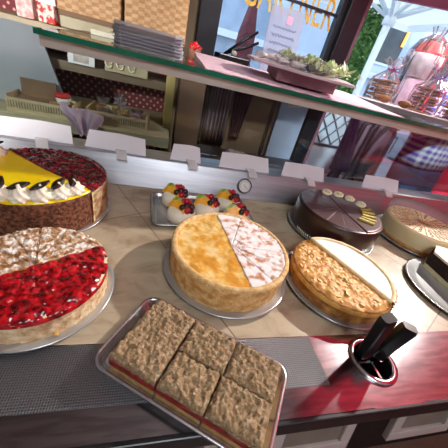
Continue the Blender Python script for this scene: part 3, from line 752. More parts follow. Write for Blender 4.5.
for k in range(n+1):
    a = A(-58+165*k/n); c, s = math.cos(a), math.sin(a)
    rows.append([b.verts.new((c*r_, s*r_, z_+.0006*nz(c, s, 9))) for r_, z_ in ((Rk+.001, H-.02), (Rk+.001, H+.006), (Rk-.003, H+.0095), (Rk-.008, H+.008), (Rk-.011, H+.003))])
for r0, r1 in zip(rows, rows[1:]):
    for q in range(4): b.faces.new((r0[q], r1[q], r1[q+1], r0[q+1]))
obj('pastry_rim', b, M('pale_pastry', '#e3c690', '#efdcb2', 60, .6), t, True)
b = nb(); p0, p1 = Vector(((Rk-.004)*math.cos(A(107)), (Rk-.004)*math.sin(A(107)), H+.006)), Vector(((Rk-.004)*math.cos(A(-58)), (Rk-.004)*math.sin(A(-58)), H+.006)); pts = [p0.lerp(p1, k/8) for k in range(9)]
obj('pastry_divider', tube(b, pts, .005, 10), MATS['pale_pastry'], t, True)
b = nb(); n = 40
def band(u, v):
    a = A(-66+70*u); rr = Rk+.003+.001*math.sin(u*40); return (rr*math.cos(a), rr*math.sin(a), .004+.045*v)
obj('clear_band', sheet(b, band, 40, 3, .0006), film_mat('clear_band', '#f0f0f4', '#ffffff', .12), t, True)
# 5 chocolate cake
t = cake('chocolate_cake', 'dark chocolate glazed cake marked into slices, decorated along the right', .556, .606)
Rk, H = .131, .079
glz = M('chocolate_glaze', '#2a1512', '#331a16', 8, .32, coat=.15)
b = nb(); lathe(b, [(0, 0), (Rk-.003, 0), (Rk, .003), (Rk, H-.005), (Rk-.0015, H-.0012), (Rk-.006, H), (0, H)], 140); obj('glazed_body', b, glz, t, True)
def gl(x, y, r):
    a = math.degrees(math.atan2(y, x)); g = 0
    for c in (95, 120, 145, 170, 195, 220, 245, 265):
        d = r*abs(math.sin(R(a-c))) if math.cos(R(a-c)) > 0 else 1
        if d < .0012: g = -.0008*(1-d/.0012)
    return .0012+g
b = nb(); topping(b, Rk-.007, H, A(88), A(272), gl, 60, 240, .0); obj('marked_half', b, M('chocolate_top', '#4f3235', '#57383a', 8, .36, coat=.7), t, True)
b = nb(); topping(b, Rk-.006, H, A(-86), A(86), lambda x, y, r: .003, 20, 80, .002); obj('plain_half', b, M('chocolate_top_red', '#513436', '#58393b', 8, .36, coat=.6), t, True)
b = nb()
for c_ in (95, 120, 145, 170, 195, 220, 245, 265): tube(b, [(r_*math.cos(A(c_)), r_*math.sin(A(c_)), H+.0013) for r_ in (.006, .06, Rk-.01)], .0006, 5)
o = obj('slice_glints', b, M('slice_glint', '#8c7474', rough=.4), t)  # pale tubes paint the glint along the slice marks
lemon = M('white_chocolate', '#e9e2c4', '#f4efdb', 60, .4)
for k, (x, y) in enumerate(((.553, .708), (.594, .70), (.625, .678), (.647, .645))):
    b = nb(); x -= .55; y -= .612
    prism(b, [(.019*math.cos(q), .013*math.sin(q)) for q in [2*PI*i/16 for i in range(16)]], 0, .007, M4=Matrix.Translation((x, y, H+.003)) @ Matrix.Rotation(R(20), 4, 'X'))
    blob(b, (x+.003, y, H+.011), (.005, .004, .004))
    p_ = obj('white_chocolate_button', b, lemon, t, True)
    b = nb(); prism(b, [(.012*math.cos(q), .0065*math.sin(q)) for q in [2*PI*i/14 for i in range(14)]], .0071, .0077, M4=Matrix.Translation((x, y, H+.003)) @ Matrix.Rotation(R(20), 4, 'X'))
    obj('green_mark', b, M('nougat_mark%d' % k, '#aab06a', rough=.5), p_)
for k, (x, y, rz) in enumerate(((.652, .612, 12), (.646, .59, -5), (.634, .567, -15), (.618, .548, -28), (.6, .534, -38))):
    b = nb(); Mx = Matrix.Translation((x-.552, y-.612, H+.0035)) @ Matrix.Rotation(R(rz), 4, 'Z')
    box(b, -.03, .014, -.0042, .0042, 0, .006, M4=Mx); obj('pistachio_stick', b, M('pistachio_stick%d' % k, '#a8963c', '#cdbb62', 150, .6), t, bevel=.001)
b = nb()
for k in range(26):
    a = A(188+k*3.2); rr = Rk+.0012
    tube(b, [((rr)*math.cos(a+q*.018), (rr)*math.sin(a+q*.018), .010+.005*math.sin(q*2.2)) for q in range(3)], .0012, 5)
obj('white_filigree', b, lemon, t, True)
# 6 beige coffee cake
t = cake('coffee_cream_cake', 'pale beige cream cake with thin brown squiggles radiating on top', .903, .6)
Rk, H = .119, .064
b = nb(); lathe(b, [(0, 0), (Rk-.001, 0), (Rk, .003), (Rk, H-.006), (Rk-.002, H-.0015), (Rk-.007, H), (0, H)], 120); obj('cream_body', b, M('beige_cream', '#d9c496', '#e2d0a6', 10, .5), t, True)
b = nb(); lathe(b, [(Rk-.004, .001), (Rk+.0015, .001), (Rk+.002, .010), (Rk, .014), (Rk-.004, .014)], 120, lambda t_, i_, r, z: (r+.0012*nz(math.cos(t_), math.sin(t_), 14), z+(.002*nz(math.cos(t_), math.sin(t_), 9) if z > .008 else 0))); obj('crumb_base', b, M('biscuit_base', '#b07a3c', '#c8985a', 120, .8), t, True)
b = nb(); topping(b, Rk-.006, H, 0, 2*PI, lambda x, y, r: .0008, 12, 100, .001); obj('cream_top', b, M('beige_top', '#d8b98c', '#e6cfa8', 30, .5), t, True)
b = nb()
for k in range(16):
    a = A(k*22.5+5); pts = [(r_*math.cos(a), r_*math.sin(a), H+.0012) for r_ in (.012, .05, .106)]; tube(b, pts, .0009, 5)
    a2 = a+A(11)
    pts = [((.05+.0065*i)*math.cos(a2+.07*math.sin(i*2.2)), (.05+.0065*i)*math.sin(a2+.07*math.sin(i*2.2)), H+.0013) for i in range(9)]; tube(b, pts, .0011, 5)
obj('chocolate_squiggles', b, M('caramel_line', '#7a4a2a', '#8e5a34', 40, .4), t, True)
obj('caramel_center', lathe(nb(), [(0, H+.0012), (.014, H+.0012), (.012, H+.0035), (0, H+.004)], 20, lambda t_, i_, r, z: (r*(1+.2*math.sin(4*t_)), z)), M('caramel', '#b8702a', rough=.3), t, True)
def collar(u, v):
    a = A(-30+150*u); rr = Rk+.002+.006*v+.001*math.sin(u*30); return (rr*math.cos(a), rr*math.sin(a), .01+.085*v)
obj('clear_collar', sheet(nb(), collar, 50, 3, .0006), film_mat('clear_collar', '#f2ecf2', '#f4e6f0', .4), t, True)
# 7 cream slice on the right plate
t = cake('chocolate_cream_slice', 'remaining piece of dark layered cake with cream, at right photo edge', .82, .375)
# wedge-shaped remainder: chord facing the camera's left
ang = [A(q) for q in range(-62, 79, 7)]
poly = [(-.025, -.035), *[(.0+.11*math.cos(a), .0+.11*math.sin(a)) for a in ang], (-.02, .075)]
for z0, z1, m, nm in ((0, .013, M('cream_layer', '#d8cf9c', '#e4dcb0', 60, .6), 'cream_layer'), (.013, .05, M('dark_sponge', '#241713', '#33211a', 120, .85, bump=.5, bscale=240), 'dark_sponge'), (.05, .056, cream_m, 'cream_top')):
    obj(nm, prism(nb(), poly, z0, z1), m, t)
b = nb(); blob(b, (.03, .03, .062), (.028, .03, .009), .2, 2); obj('cream_swirl', b, cream_m, t, True)

# fruit tartlets on their tray
def tray_obj(loc, rz, w, d, h, label, name='metal_tray'):
    b = nb(); n = 8
    def rr(w_, d_, r):
        pts = []
        for cx, cy, a0 in ((w_/2-r, d_/2-r, 0), (-w_/2+r, d_/2-r, 90), (-w_/2+r, -d_/2+r, 180), (w_/2-r, -d_/2+r, 270)):
            for k in range(n+1): a = R(a0+90*k/n); pts.append((cx+r*math.cos(a), cy+r*math.sin(a)))
        return pts
    prof = [(-.014, 0), (-.009, .001), (-.004, h*.6), (-.002, h), (.002, h+.001), (.003, h-.002), (.0022, h-.002), (.001, h-.0005), (-.001, h-.0008), (-.003, h*.6), (-.0085, .0022), (-.014, .0015)]
    rings = [[b.verts.new((x, y, z)) for x, y in rr(w+2*o, d+2*o, .02+o)] for o, z in prof]
    L_ = len(rings[0])
    for r0, r1 in zip(rings, rings[1:]):
        for k in range(L_): b.faces.new((r0[k], r0[(k+1) % L_], r1[(k+1) % L_], r1[k]))
    b.faces.new(rings[0]); b.faces.new(rings[-1])
    o = tag(obj(name, b, tray_m, loc=loc, smooth=True), label, 'tray'); o.rotation_euler = (0, 0, rz); return o
tray_obj((.138, .634, .0003), R(4), .288, .164, .012, 'small metal tray under the fruit topped tartlets')
tp = thing('fruit_tartlet', 'x', 'tartlet', (0, 0, 0), 0, 'fruit tartlets on the small tray')
b = nb(); lathe(b, [(0, 0), (.032, 0), (.036, .004), (.037, .018), (.033, .028), (.024, .034), (0, .036)], 36); obj('custard_dome', b, M('custard_white', '#efe7d0', '#f7f0de', 30, .45, sss=.15), tp, True)
b = nb(); prism(b, [(.028*math.cos(q), .028*math.sin(q)) for q in [PI*i/14 for i in range(15)]], -.003, .003, M4=Matrix.Translation((-.012, -.014, .026)) @ Matrix.Rotation(R(-25), 4, 'Z') @ Matrix.Rotation(R(58), 4, 'X'))
obj('orange_slice', b, M('orange_slice', '#f09a10', '#f8b83a', 80, .3), tp)
b = nb(); prism(b, [(.017*math.cos(q), .017*math.sin(q)) for q in [2*PI*i/18 for i in range(18)]], -.002, .002, M4=Matrix.Translation((-.017, .0, .04)) @ Matrix.Rotation(R(-30), 4, 'Z') @ Matrix.Rotation(R(60), 4, 'X'))
obj('kiwi_slice', b, M('kiwi_slice', '#86a436', '#b7c86a', 90, .35), tp)
red_b = M('raspberry', '#a01020', '#c81a2c', 60, .3, coat=.3); dk_b = M('blackberry', '#1a0a14', '#3a1020', 60, .3, coat=.3)
for k, (x, y, z, r, m) in enumerate(((-.002, .008, .045, .0095, red_b), (.01, .016, .044, .008, red_b), (.012, -.002, .043, .0095, dk_b), (.004, -.012, .041, .0085, dk_b), (.022, .006, .04, .009, dk_b), (.018, -.014, .038, .009, red_b), (.008, .004, .052, .008, red_b), (.026, -.006, .036, .008, dk_b), (-.004, .02, .042, .0075, red_b))):
    b = nb(); blob(b, (x, y, z), r, .12, 6, 2); obj('berry', b, m, tp, True)
tl_ = [(.058, .672, 'tartlet at back left corner of the small tray'), (.072, .593, 'tartlet at front left corner of the small tray'), (.145, .632, 'tartlet in the middle of the small tray'),
       (.219, .678, 'tartlet at back right, below the thermometer'), (.228, .598, 'tartlet at front right, partly hidden by the cheesecake')]
for i, (x, y, lab) in enumerate(tl_):
    o = tp if i == 0 else copy_tree(tp)
    o.location = (x, y, .0024); o.rotation_euler = (0, 0, R((-20, -25, 5, -10, 15)[i])); o.scale = (1.06, 1.06, 1.06); o['label'] = 'white fruit '+lab

# crumble cakes on the front tray
CA = R(-33.2); cu_, cv_ = Vector((math.cos(CA), math.sin(CA))), Vector((-math.sin(CA), math.cos(CA)))
def uv(u, v): p_ = Vector((.079, .196))+cu_*u+cv_*v; return (p_.x, p_.y)
px_, py_ = uv(.003, -.006)
tray_obj((px_, py_, .0015), CA, .258, .136, .016, 'oblong metal tray of crumble cakes overhanging the counter front', 'baking_tray')
crumb_m = M('crumble', '#8a7050', '#d6cbba', 190, .85, lo=.28, hi=.82, c3='#a18763', detail=10, bump=.9, bscale=330)
fill_m = M('red_filling', '#5c1018', '#a8303a', 90, .3, coat=.2, lo=.35, hi=.65); base_m = M('sponge_base', '#b58a50', '#cda86c', 80, .8, bump=.3, bscale=200)
pieces = [(-.103, -.030, -.0635, .046, 'double-length sugared crumble cake at the left end of the oblong tray'), (-.0265, .041, -.0635, -.0125, 'front middle square of sugared crumble cake on the oblong tray'),
          (.0435, .1175, -.0635, -.0125, 'front right square of crumble cake at the tray corner'), (-.0265, .044, -.0095, .046, 'back middle square of crumble cake on the oblong tray'),
          (.0465, .1175, -.0095, .046, 'back right square of crumble cake on the oblong tray')]
for i, (u0, u1, v0, v1, lab) in enumerate(pieces):
    cx, cy = uv((u0+u1)/2, (v0+v1)/2); w, d = u1-u0, v1-v0
    t = thing('crumble_cake', lab, 'cake', (cx, cy, .0038), CA, 'crumble cakes on the oblong tray')
    obj('sponge_base', box(nb(), -w/2, w/2, -d/2, d/2, 0, .0115), base_m, t)
    def lay(z0, z1, ov, m, nm, o_):
        b = nb(); n = 60
        bw, bd = w/2+ov, d/2+ov
        pts = []
        for k in range(n):
            a = k/n*4; s_ = int(a); f_ = a-s_
            x, y = ((-bw+2*bw*f_, -bd), (bw, -bd+2*bd*f_), (bw-2*bw*f_, bd), (-bw, bd-2*bd*f_))[s_]
            j = .0009*noise.noise((x*220+o_, y*220, z0*100)); pts.append((x*(1+j*12), y*(1+j*12)))
        prism(b, pts, z0, z1); obj(nm, b, m, t)
    lay(.0115, .0245, .0004, fill_m, 'red_filling', i)
    b = nb(); nx, ny = int(w/.0012), int(d/.0012)
    def top(u, v, w=w, d=d, i=i):
        x, y = (u-.5)*w, (v-.5)*d
        ed = min(u*w, (1-u)*w, v*d, (1-v)*d)
        X, Y = x+i*.31, y+i*.17
        z = .0375+.0055*(1-min(1, vor(X, Y, 165)*1.2))+.003*(1-min(1, vor(X, Y, 80, 2)*1.2))+.003*nz(X, Y, 60)+.003*nz(X, Y, 210)-(.005*max(0, 1-ed/.007)**2)
        jx = .0012*nz(X, Y, 180, 5)
        return (x+jx, y-jx, z)
    g = [[b.verts.new(top(a/nx, c/ny)) for c in range(ny+1)] for a in range(nx+1)]
    for a in range(nx):
        for c in range(ny): b.faces.new((g[a][c], g[a+1][c], g[a+1][c+1], g[a][c+1]))
    per = [g[a][0] for a in range(nx+1)]+[g[nx][c] for c in range(1, ny+1)]+[g[a][ny] for a in range(nx-1, -1, -1)]+[g[0][c] for c in range(ny-1, 0, -1)]
    prev = per
    for zz in (.0315, .0275, .0235):
        lo = [b.verts.new((v.co.x*(1+.02*noise.noise(v.co*300+Vector((0, 0, zz*900)))), v.co.y*(1+.02*noise.noise(v.co*280+Vector((3, 0, zz*800)))), zz+.0012*noise.noise(v.co*250))) for v in per]
        for k in range(len(per)): b.faces.new((prev[k], prev[(k+1) % len(per)], lo[(k+1) % len(per)], lo[k]))
        prev = lo
    obj('crumble_top', b, crumb_m, t, True)
# crumbs on plate and counter
for i, (x, y, z, lab) in enumerate(((-.122, .248, .011, 'single crumb on the rim of the cherry cake plate'),)):
    b = nb(); blob(b, (0, 0, .002), (.004, .003, .002), .4, 3); tag(obj('crumb', b, M('crumb_gold', '#c99748', rough=.8), loc=(x, y, z), smooth=True), lab, 'crumb')

# ------------------------------------------------------------------ people
skin_m = M('skin', '#c98f74', '#d39c82', 8, .5, sss=.1)
def person(name, label, loc, rz, hgt, garments, hair, arms, mats_face=True):
    """one skinned body; clothes are shells grown from the body's own surface"""
    t = thing(name, label, 'person', loc, rz)
    s = hgt/1.75
    J = {}; E_ = []
    def j(n, p, r, par=None): J[n] = (Vector(p)*s, (r[0]*s, r[1]*s) if isinstance(r, tuple) else (r*s, r*s)); E_.append((par, n)) if par else None
    j('pel', (0, 0, .95), (.165, .12)); j('spine', (0, .005, 1.1), (.15, .105), 'pel'); j('chest', (0, .01, 1.3), (.165, .115), 'spine'); j('neck', (0, .01, 1.45), .075, 'chest')
    j('nk2', (0, 0, 1.52), .055, 'neck'); j('jaw', (0, -.02, 1.58), (.07, .085), 'nk2'); j('hd', (0, -.01, 1.66), (.078, .098), 'jaw'); j('crown', (0, 0, 1.715), (.055, .065), 'hd')
    for q, sx in (('l', -1), ('r', 1)):
        j(q+'sh', (sx*.17, .01, 1.4), .068, 'chest'); el, wr = arms[q]
        j(q+'el', (sx*el[0], el[1], el[2]), .045, q+'sh'); j(q+'wr', (sx*wr[0], wr[1], wr[2]), .028, q+'el')
        W = Vector((sx*wr[0], wr[1], wr[2])); d = (W-Vector((sx*el[0], el[1], el[2]))).normalized()
        pa = W+d*.07; j(q+'palm', pa, (.038, .02), q+'wr')
        side = Vector((0, 1, 0)).cross(d).normalized() if abs(d.y) < .9 else Vector((1, 0, 0))
        for k in range(4):
            ln = (.07, .08, .075, .058)[k]; bs = pa+side*(.026-.0175*k)*1.0+d*.02
            curl = Vector((0, -1, 0))*.25
            j(q+'f%da' % k, bs, .0105, q+'palm'); j(q+'f%db' % k, bs+(d+curl*.4)*ln*.5, .0095, q+'f%da' % k); j(q+'f%dc' % k, bs+(d+curl)*ln, .0075, q+'f%db' % k)
        tb = W+d*.02+side*.022; j(q+'ta', tb, .012, q+'wr'); j(q+'tb', tb+(d+side*.8)*.05, .0095, q+'ta')
        j(q+'hip', (sx*.095, 0, .87), (.1, .1), 'pel'); j(q+'kn', (sx*.11, -.015, .5), .062, q+'hip'); j(q+'an', (sx*.115, .02, .1), .04, q+'kn'); j(q+'toe', (sx*.125, -.13, .035), .035, q+'an')
    names = list(J); me = bpy.data.meshes.new('rig'); me.from_pydata([J[n][0] for n in names], [(names.index(a), names.index(b_)) for a, b_ in E_], [])
    ob = bpy.data.objects.new('rig', me); C.objects.link(ob)
    ob.modifiers.new('skin', 'SKIN'); sm = ob.modifiers.new('sub', 'SUBSURF'); sm.levels = 2
    if not me.skin_vertices: me.attributes.new('x', 'FLOAT', 'POINT')
    for i, n in enumerate(names):
        sv = me.skin_vertices[0].data[i]; sv.radius = J[n][1]; sv.use_root = (n == 'pel')
    bpy.context.view_layer.update()
    bm_me = bpy.data.meshes.new_from_object(ob.evaluated_get(bpy.context.evaluated_depsgraph_get()))
    bpy.data.objects.remove(ob)
    b = nb(); b.from_mesh(bm_me)
    shells = []
    for gname, gm, test, off in garments:
        c = nb(); c.from_mesh(bm_me); c.normal_update()
        kill = [f for f in c.faces if not test(f.calc_center_median()/s)]
        bmesh.ops.delete(c, geom=kill, context='FACES')
        for v in c.verts: v.co += v.normal*off
        shells.append((gname, c, gm))
    hc = nb(); hc.from_mesh(bm_me); hc.normal_update()
    kill = [f for f in hc.faces if not ((f.calc_center_median()/s).z > 1.56 and (((f.calc_center_median()/s).y > -.01) or (f.calc_center_median()/s).z > 1.715))]
    bmesh.ops.delete(hc, geom=kill, context='FACES')
    seen = set(); best = []
    for f in hc.faces:                                              # keep the one connected head of hair
        if f in seen: continue
        isl, st = [], [f]; seen.add(f)
        while st:
            q = st.pop(); isl.append(q)
            for e in q.edges:
                for g in e.link_faces:
                    if g not in seen: seen.add(g); st.append(g)
        if len(isl) > len(best): best = isl
    best = set(best); bmesh.ops.delete(hc, geom=[f for f in hc.faces if f not in best], context='FACES')
    for v in hc.verts: v.co += v.normal*(.022+.006*noise.noise(v.co*40))*s
    # face on the body mesh
    for sx in (-1, 1):
        blob(b, Vector((sx*.032, -.098, 1.655))*s, .011*s, mi=1); blob(b, Vector((sx*.083, .0, 1.64))*s, (.012*s, .022*s, .032*s))
    blob(b, Vector((0, -.112, 1.62))*s, (.013*s, .02*s, .024*s)); blob(b, Vector((0, -.1, 1.578))*s, (.024*s, .01*s, .007*s), mi=2)
    obj('body', b, [skin_m, M(name+'_eye', '#f0eeea', rough=.2), M(name+'_lip', '#a85a50', rough=.5)], t, True)
    for gname, c, gm in shells+[('hair', hc, hair)]:
        g = obj(gname, c, gm, t, True); md = g.modifiers.new('cloth', 'SOLIDIFY'); md.thickness = .006; md.offset = -1
    return t
check = stripes_mat('blue_check', ('#f4f6fc', '#1446b8'), 8.5, check=True)
denim = M('denim', '#1c3558', '#2b4d78', 30, .85)
shoe = M('shoe_brown', '#3a2a20', rough=.5)
down = {'l': ((.235, .04, 1.13), (.25, -.06, .9)), 'r': ((.235, .04, 1.13), (.25, -.06, .9))}
upa = {'l': ((.26, -.02, 1.16), (.12, -.16, 1.28)), 'r': ((.26, -.02, 1.16), (.12, -.16, 1.28))}
person('person', 'person in blue and white checked shirt and blue jeans beyond the glass', (1.74, 1.42, ZF), R(8), 1.78,
       [('shirt', check, lambda p: .955 < p.z < 1.47 and (abs(p.x) < .2 or p.z > 1.02), .014), ('jeans', denim, lambda p: .08 < p.z < .975 and abs(p.x) < .205, .012), ('shoes', shoe, lambda p: p.z < .085, .01)],
       M('hair_dark', '#2c211b', rough=.6), upa)
stripec = stripes_mat('dark_striped_cloth', ('#19141c', '#5a4658'), 9)
lilac_m = M('lilac_blouse', '#a888b8', '#bda2c8', 30, .8)
wp = person('person', 'short person in dark striped dress standing behind biscuit bags', (1.42, 1.62, ZF), R(78), 1.42,
       [('jacket', stripec, lambda p: 1.0 < p.z < 1.5, .013), ('shoes', shoe, lambda p: p.z < .085, .01)],
       M('grey_hair', '#b9b2b4', '#d2cccf', 60, .7), {'l': ((.2, .05, 1.13), (.19, .02, .9)), 'r': ((.2, .05, 1.13), (.19, .02, .9))})
b = nb(); lathe(b, [(.12, 1.15), (.15, 1.13), (.155, .95), (.16, .8), (.2, .6), (.24, .4), (.26, .25), (.255, .25), (.235, .4), (.19, .6), (.15, .8), (.14, .95)], 96,
                lambda t_, i_, r, z: (r*(1+.035*math.sin(16*t_)), z), sy=.82)
obj('dress', b, stripec, wp, True)
# round cellophane gift with a red top behind the right biscuit bag
t = thing('sweet_ball', 'large round cellophane gift, white below and red on top, behind the biscuit bags', 'gift', (1.015, 1.095, ZS+.0178))
b = nb(); lathe(b, [(0, 0), (.05, 0), (.055, .01), (.045, .11), (0, .115)], 28); obj('cup', b, M('gift_cup', '#c9a6bc', '#d8bccb', 30, .6), t, True)
b = nb(); lathe(b, [(.0, .1), (.05, .115), (.066, .15), (.068, .175), (.063, .195), (0, .195)], 36); obj('white_ball', b, M('sugar_white', '#cfc4cc', '#e6dee4', 40, .6), t, True)
b = nb(); lathe(b, [(.0635, .19), (.062, .2), (.048, .226), (.025, .24), (0, .243)], 36, lambda t_, i_, r, z: (r, z+.006*math.sin(3*t_)*(i_ == 0))); obj('red_top', b, M('sugar_red', '#c2323a', '#d85a58', 40, .6), t, True)
b = nb(); lathe(b, [(.058, .002), (.062, .1), (.074, .16), (.072, .2), (.05, .24), (.02, .262), (.03, .285)], 44, lambda t_, i_, r, z: (r*(1+.05*math.sin(11*t_+i_)), z)); obj('cellophane', b, clear_film, t)

# ------------------------------------------------------------------ outside
ground_m = M('plaza_paving', '#a9b3c2', '#b7c0cd', 1.2, .8)
struct('ground', box(nb(), -12, 30, YF+.16, 30, ZF-.12, ZF-.02), ground_m)
fac = M('cafe_wall', '#b9c9d8', '#c4d3e0', 1, .8); dkg = M('dark_glass', '#2a2f38', '#3c434e', 1.5, .15); trimw = M('white_trim', '#d8e4ee', rough=.6)
t = thing('cafe_building', 'pale blue-white cafe building with dark windows across the square', 'building', (7, 11, ZF-.02))
obj('facade', box(nb(), -14, 10, 0, .4, 0, 7), fac, t)
for i, (x0, x1, z0, z1, m) in enumerate(((-1.0, .65, 2.35, 4.3, dkg), (.85, 2.6, 2.35, 4.4, dkg), (-5.5, -3.6, 1, 3.5, M('pale_glass', '#8ba0b6', '#9fb2c6', 1.5, .2)), (3.6, 5, 1.2, 3.6, dkg))):
    b = nb(); box(b, x0-.08, x1+.08, -.06, -.001, z0-.08, z1+.08); f = obj('window', b, trimw, t)
    obj('pane', box(nb(), x0, x1, -.07, -.06, z0, z1), m, f)
obj('ledge', box(nb(), -14, 10, -.35, -.001, 1.75, 1.95), trimw, t)
obj('warm_lamp', box(nb(), 1.75, 1.9, -.16, -.07, 3.0, 3.5), M('warm_lamp', '#e8a050', emit='#ffb45a', es=1.6), t)
tag(obj('pillar', box(nb(), -.3, .3, -.3, .3, 0, 5), M('white_pillar', '#c9d8e6', '#d4e1ec', 2, .7), loc=(7.85, 9, ZF-.02), bevel=.03), 'pale square pillar beside the dark hedge outside', 'pillar')
leafg = M('hedge_leaf', '#3d6b34', '#6f9a52', 14, .7, lo=.35, hi=.65); leafd = M('hedge_dark', '#1d4a2c', '#2f6a3e', 14, .7)
def hedge(loc, sx, sy, sz, m, label):
    t = thing('hedge', label, 'hedge', loc)
    b = nb(); rr = random.Random(int(loc[0]*10))
    for k in range(2600):
        th = rr.uniform(0, 2*PI); z = rr.uniform(0, 1); prof_ = min(1, .55+2*z if z < .2 else 1)*(1 if z < .8 else math.sqrt(max(.05, 1-((z-.8)/.2)**2)))
        q = prof_*rr.uniform(.72, 1.02); c = Vector((sx*q*math.cos(th), sy*q*math.sin(th), .3+sz*z)); l = rr.uniform(.05, .09)
        d1 = Vector((rr.gauss(0, 1), rr.gauss(0, 1), rr.gauss(0, 1))).normalized()*l; d2 = d1.orthogonal().normalized()*l*.5
        vs = [b.verts.new(c-d1), b.verts.new(c+d2), b.verts.new(c+d1), b.verts.new(c-d2)]; b.faces.new(vs)
    obj('foliage', b, m, t)
    b = nb(); lathe(b, [(0, .3), (sx*.5, .3), (sx*.7, .5), (sx*.72, .3+sz*.8), (sx*.4, .3+sz*.93), (0, .3+sz*.95)], 16, sy=sy/sx); obj('inner_twigs', b, m, t)
    b = nb(); lathe(b, [(0, 0), (sx*.5, 0), (sx*.6, .38), (sx*.5, .4), (0, .36)], 20); obj('planter', b, M('planter_%d' % int(loc[0]*10), '#5d6168', rough=.6), t, True)
hedge((4.85, 7.4, ZF-.02), .36, .36, 2.75, leafg, 'light green leafy column hedge in a planter left of the parasol pole')
hedge((7.25, 7.8, ZF-.02), .5, .45, 2.6, leafd, 'dark green rounded hedge right of the pale pillar')
# white parasol
t = thing('parasol', 'large white parasol with white struts standing on the square', 'parasol', (4.27, 6, ZF-.02))
wht = M('parasol_metal', '#e3edf3', rough=.4)
obj('pole', tube(nb(), [(0, 0, 0), (0, 0, 3.75)], .075, 14), wht, t, True)
obj('base', box(nb(), -.4, .4, -.4, .4, 0, .1), M('parasol_base', '#777c84', rough=.7), t)
obj('hub', lathe(nb(), [(0, 2.5), (.12, 2.5), (.12, 2.75), (0, 2.75)], 16), wht, t, True)
b = nb(); h_ = 2.3; ap = (0, 0, 3.8); cs = [(-h_, -h_, 3.12), (h_, -h_, 3.12), (h_, h_, 3.12), (-h_, h_, 3.12)]
for dz in (0, -.02):
    av = b.verts.new((0, 0, ap[2]+dz)); cv = [b.verts.new((c[0], c[1], c[2]+dz)) for c in cs]
    for k in range(4): b.faces.new((av, cv[k], cv[(k+1) % 4]))
for k in range(4):
    c0, c1 = Vector(cs[k]), Vector(cs[(k+1) % 4]); n0 = Vector(((c0.y-c1.y), c1.x-c0.x, 0)).normalized()*.012
    vs = [b.verts.new(q) for q in (c0, c1, c1-Vector((0, 0, .18)), c0-Vector((0, 0, .18)))]; b.faces.new(vs)
canv = M('parasol_canvas', '#f4f6f4', rough=.8)
n_ = canv.node_tree; tr = n_.nodes.new('ShaderNodeBsdfTranslucent'); tr.inputs['Color'].default_value = lin('#f4f8f4'); mx = n_.nodes.new('ShaderNodeMixShader'); mx.inputs['Fac'].default_value = .55
n_.links.new(n_.nodes['Principled BSDF'].outputs[0], mx.inputs[1]); n_.links.new(tr.outputs[0], mx.inputs[2]); n_.links.new(mx.outputs[0], n_.nodes['Material Output'].inputs['Surface'])
obj('canopy', b, canv, t)
for sx, sy in ((-1, -1), (1, -1), (1, 1), (-1, 1), (1, 0), (-1, 0), (0, 1), (0, -1)):
    obj('strut', tube(nb(), [(sx*.08, sy*.08, 2.65), (sx*1.25, sy*1.25, 3.36)], .035, 8), wht, t, True)
# red awning rail over the door
tag(obj('awning_valance', box(nb(), -.8, .9, -.02, .02, 0, .18, M4=Matrix.Rotation(R(-30), 4, 'Z')), M('awning_red', '#9a4a5e', '#a85a6c', 6, .7), loc=(1.98, 2.56, 1.085)),
    'reddish mauve awning edge above the open doorway', 'awning')
# cafe tables and chairs
tt = thing('cafe_table', 'round white cafe table nearest the window outside', 'table', (3.35, 5.1, ZF-.02), 0, 'cafe tables on the square')
obj('tabletop', lathe(nb(), [(0, .72), (.36, .72), (.37, .735), (.36, .75), (0, .75)], 32), M('table_white', '#dfe6ec', rough=.4), tt, True)
obj('leg', tube(nb(), [(0, 0, .02), (0, 0, .72)], .03, 10), M('table_leg', '#6a7078', rough=.4, metal=.6), tt, True)
obj('foot', lathe(nb(), [(0, 0), (.22, 0), (.22, .015), (.04, .035), (0, .035)], 24), M('table_foot', '#5a6068', rough=.5), tt, True)
for x, y, lab in ((3.3, 7.2, 'round white cafe table behind the parasol pole'), (6.0, 5.6, 'round white cafe table in front of the cafe windows'), (1.3, 5.2, 'round white cafe table seen through the lettered window')):
    o = copy_tree(tt); o.location = (x, y, ZF-.02); o['label'] = lab
def chair(loc, rz, m, label, lattice=False):
    t = thing('cafe_chair', label, 'chair', loc, rz, 'cafe chairs on the square')
    obj('seat', box(nb(), -.21, .21, -.21, .2, .43, .46), m, t, bevel=.01)
    for sx in (-.19, .19):
        obj('leg', tube(nb(), [(sx, -.19, 0), (sx, -.19, .43)], .014, 8), m, t, True)
        obj('leg', tube(nb(), [(sx, .24, 0), (sx, .19, .45), (sx, .24, .93)], .014, 8), m, t, True)
    b = nb(); tube(b, [(-.19, .24, .92), (.19, .24, .92)], .014, 8); tube(b, [(-.19, .215, .62), (.19, .215, .62)], .012, 8)
    if lattice:
        for k in range(-3, 5):
            for s in (1, -1):
                pts = []
                for q in range(9):
                    z = .62+.3*q/8; x = -.19+.095*k+s*.22*q/8+(0 if s > 0 else .1)
                    if abs(x) <= .19: pts.append((x, .215+.025*q/8, z))
                if len(pts) > 1: tube(b, pts, .007, 6)
    else:
        for k in range(5): tube(b, [(-.15+.075*k, .215, .62), (-.15+.075*k, .24, .92)], .01, 6)
    obj('backrest', b, m, t, True)
    return t
dkc = M('dark_chair', '#2a2e38', '#363b46', 10, .5)
chair((4.05, 4.9, ZF-.02), R(200), dkc, 'dark slatted cafe chair near the white table by the parasol')
chair((5.1, 6.3, ZF-.02), R(120), dkc, 'dark slatted cafe chair right of the parasol pole')
chair((6.1, 6.4, ZF-.02), R(20), dkc, 'dark slatted cafe chair in front of the cafe windows')
t = thing('lattice_screen', 'pale blue screen with crossed lattice bars standing just outside the door', 'screen', (1.60, 2.34, ZF-.02), R(3))
obj('backing', box(nb(), -.34, .36, .015, .03, 0, 1.12), M('blue_white_screen', '#b4cbe0', '#c3d7e8', 3, .6), t)
b = nb()
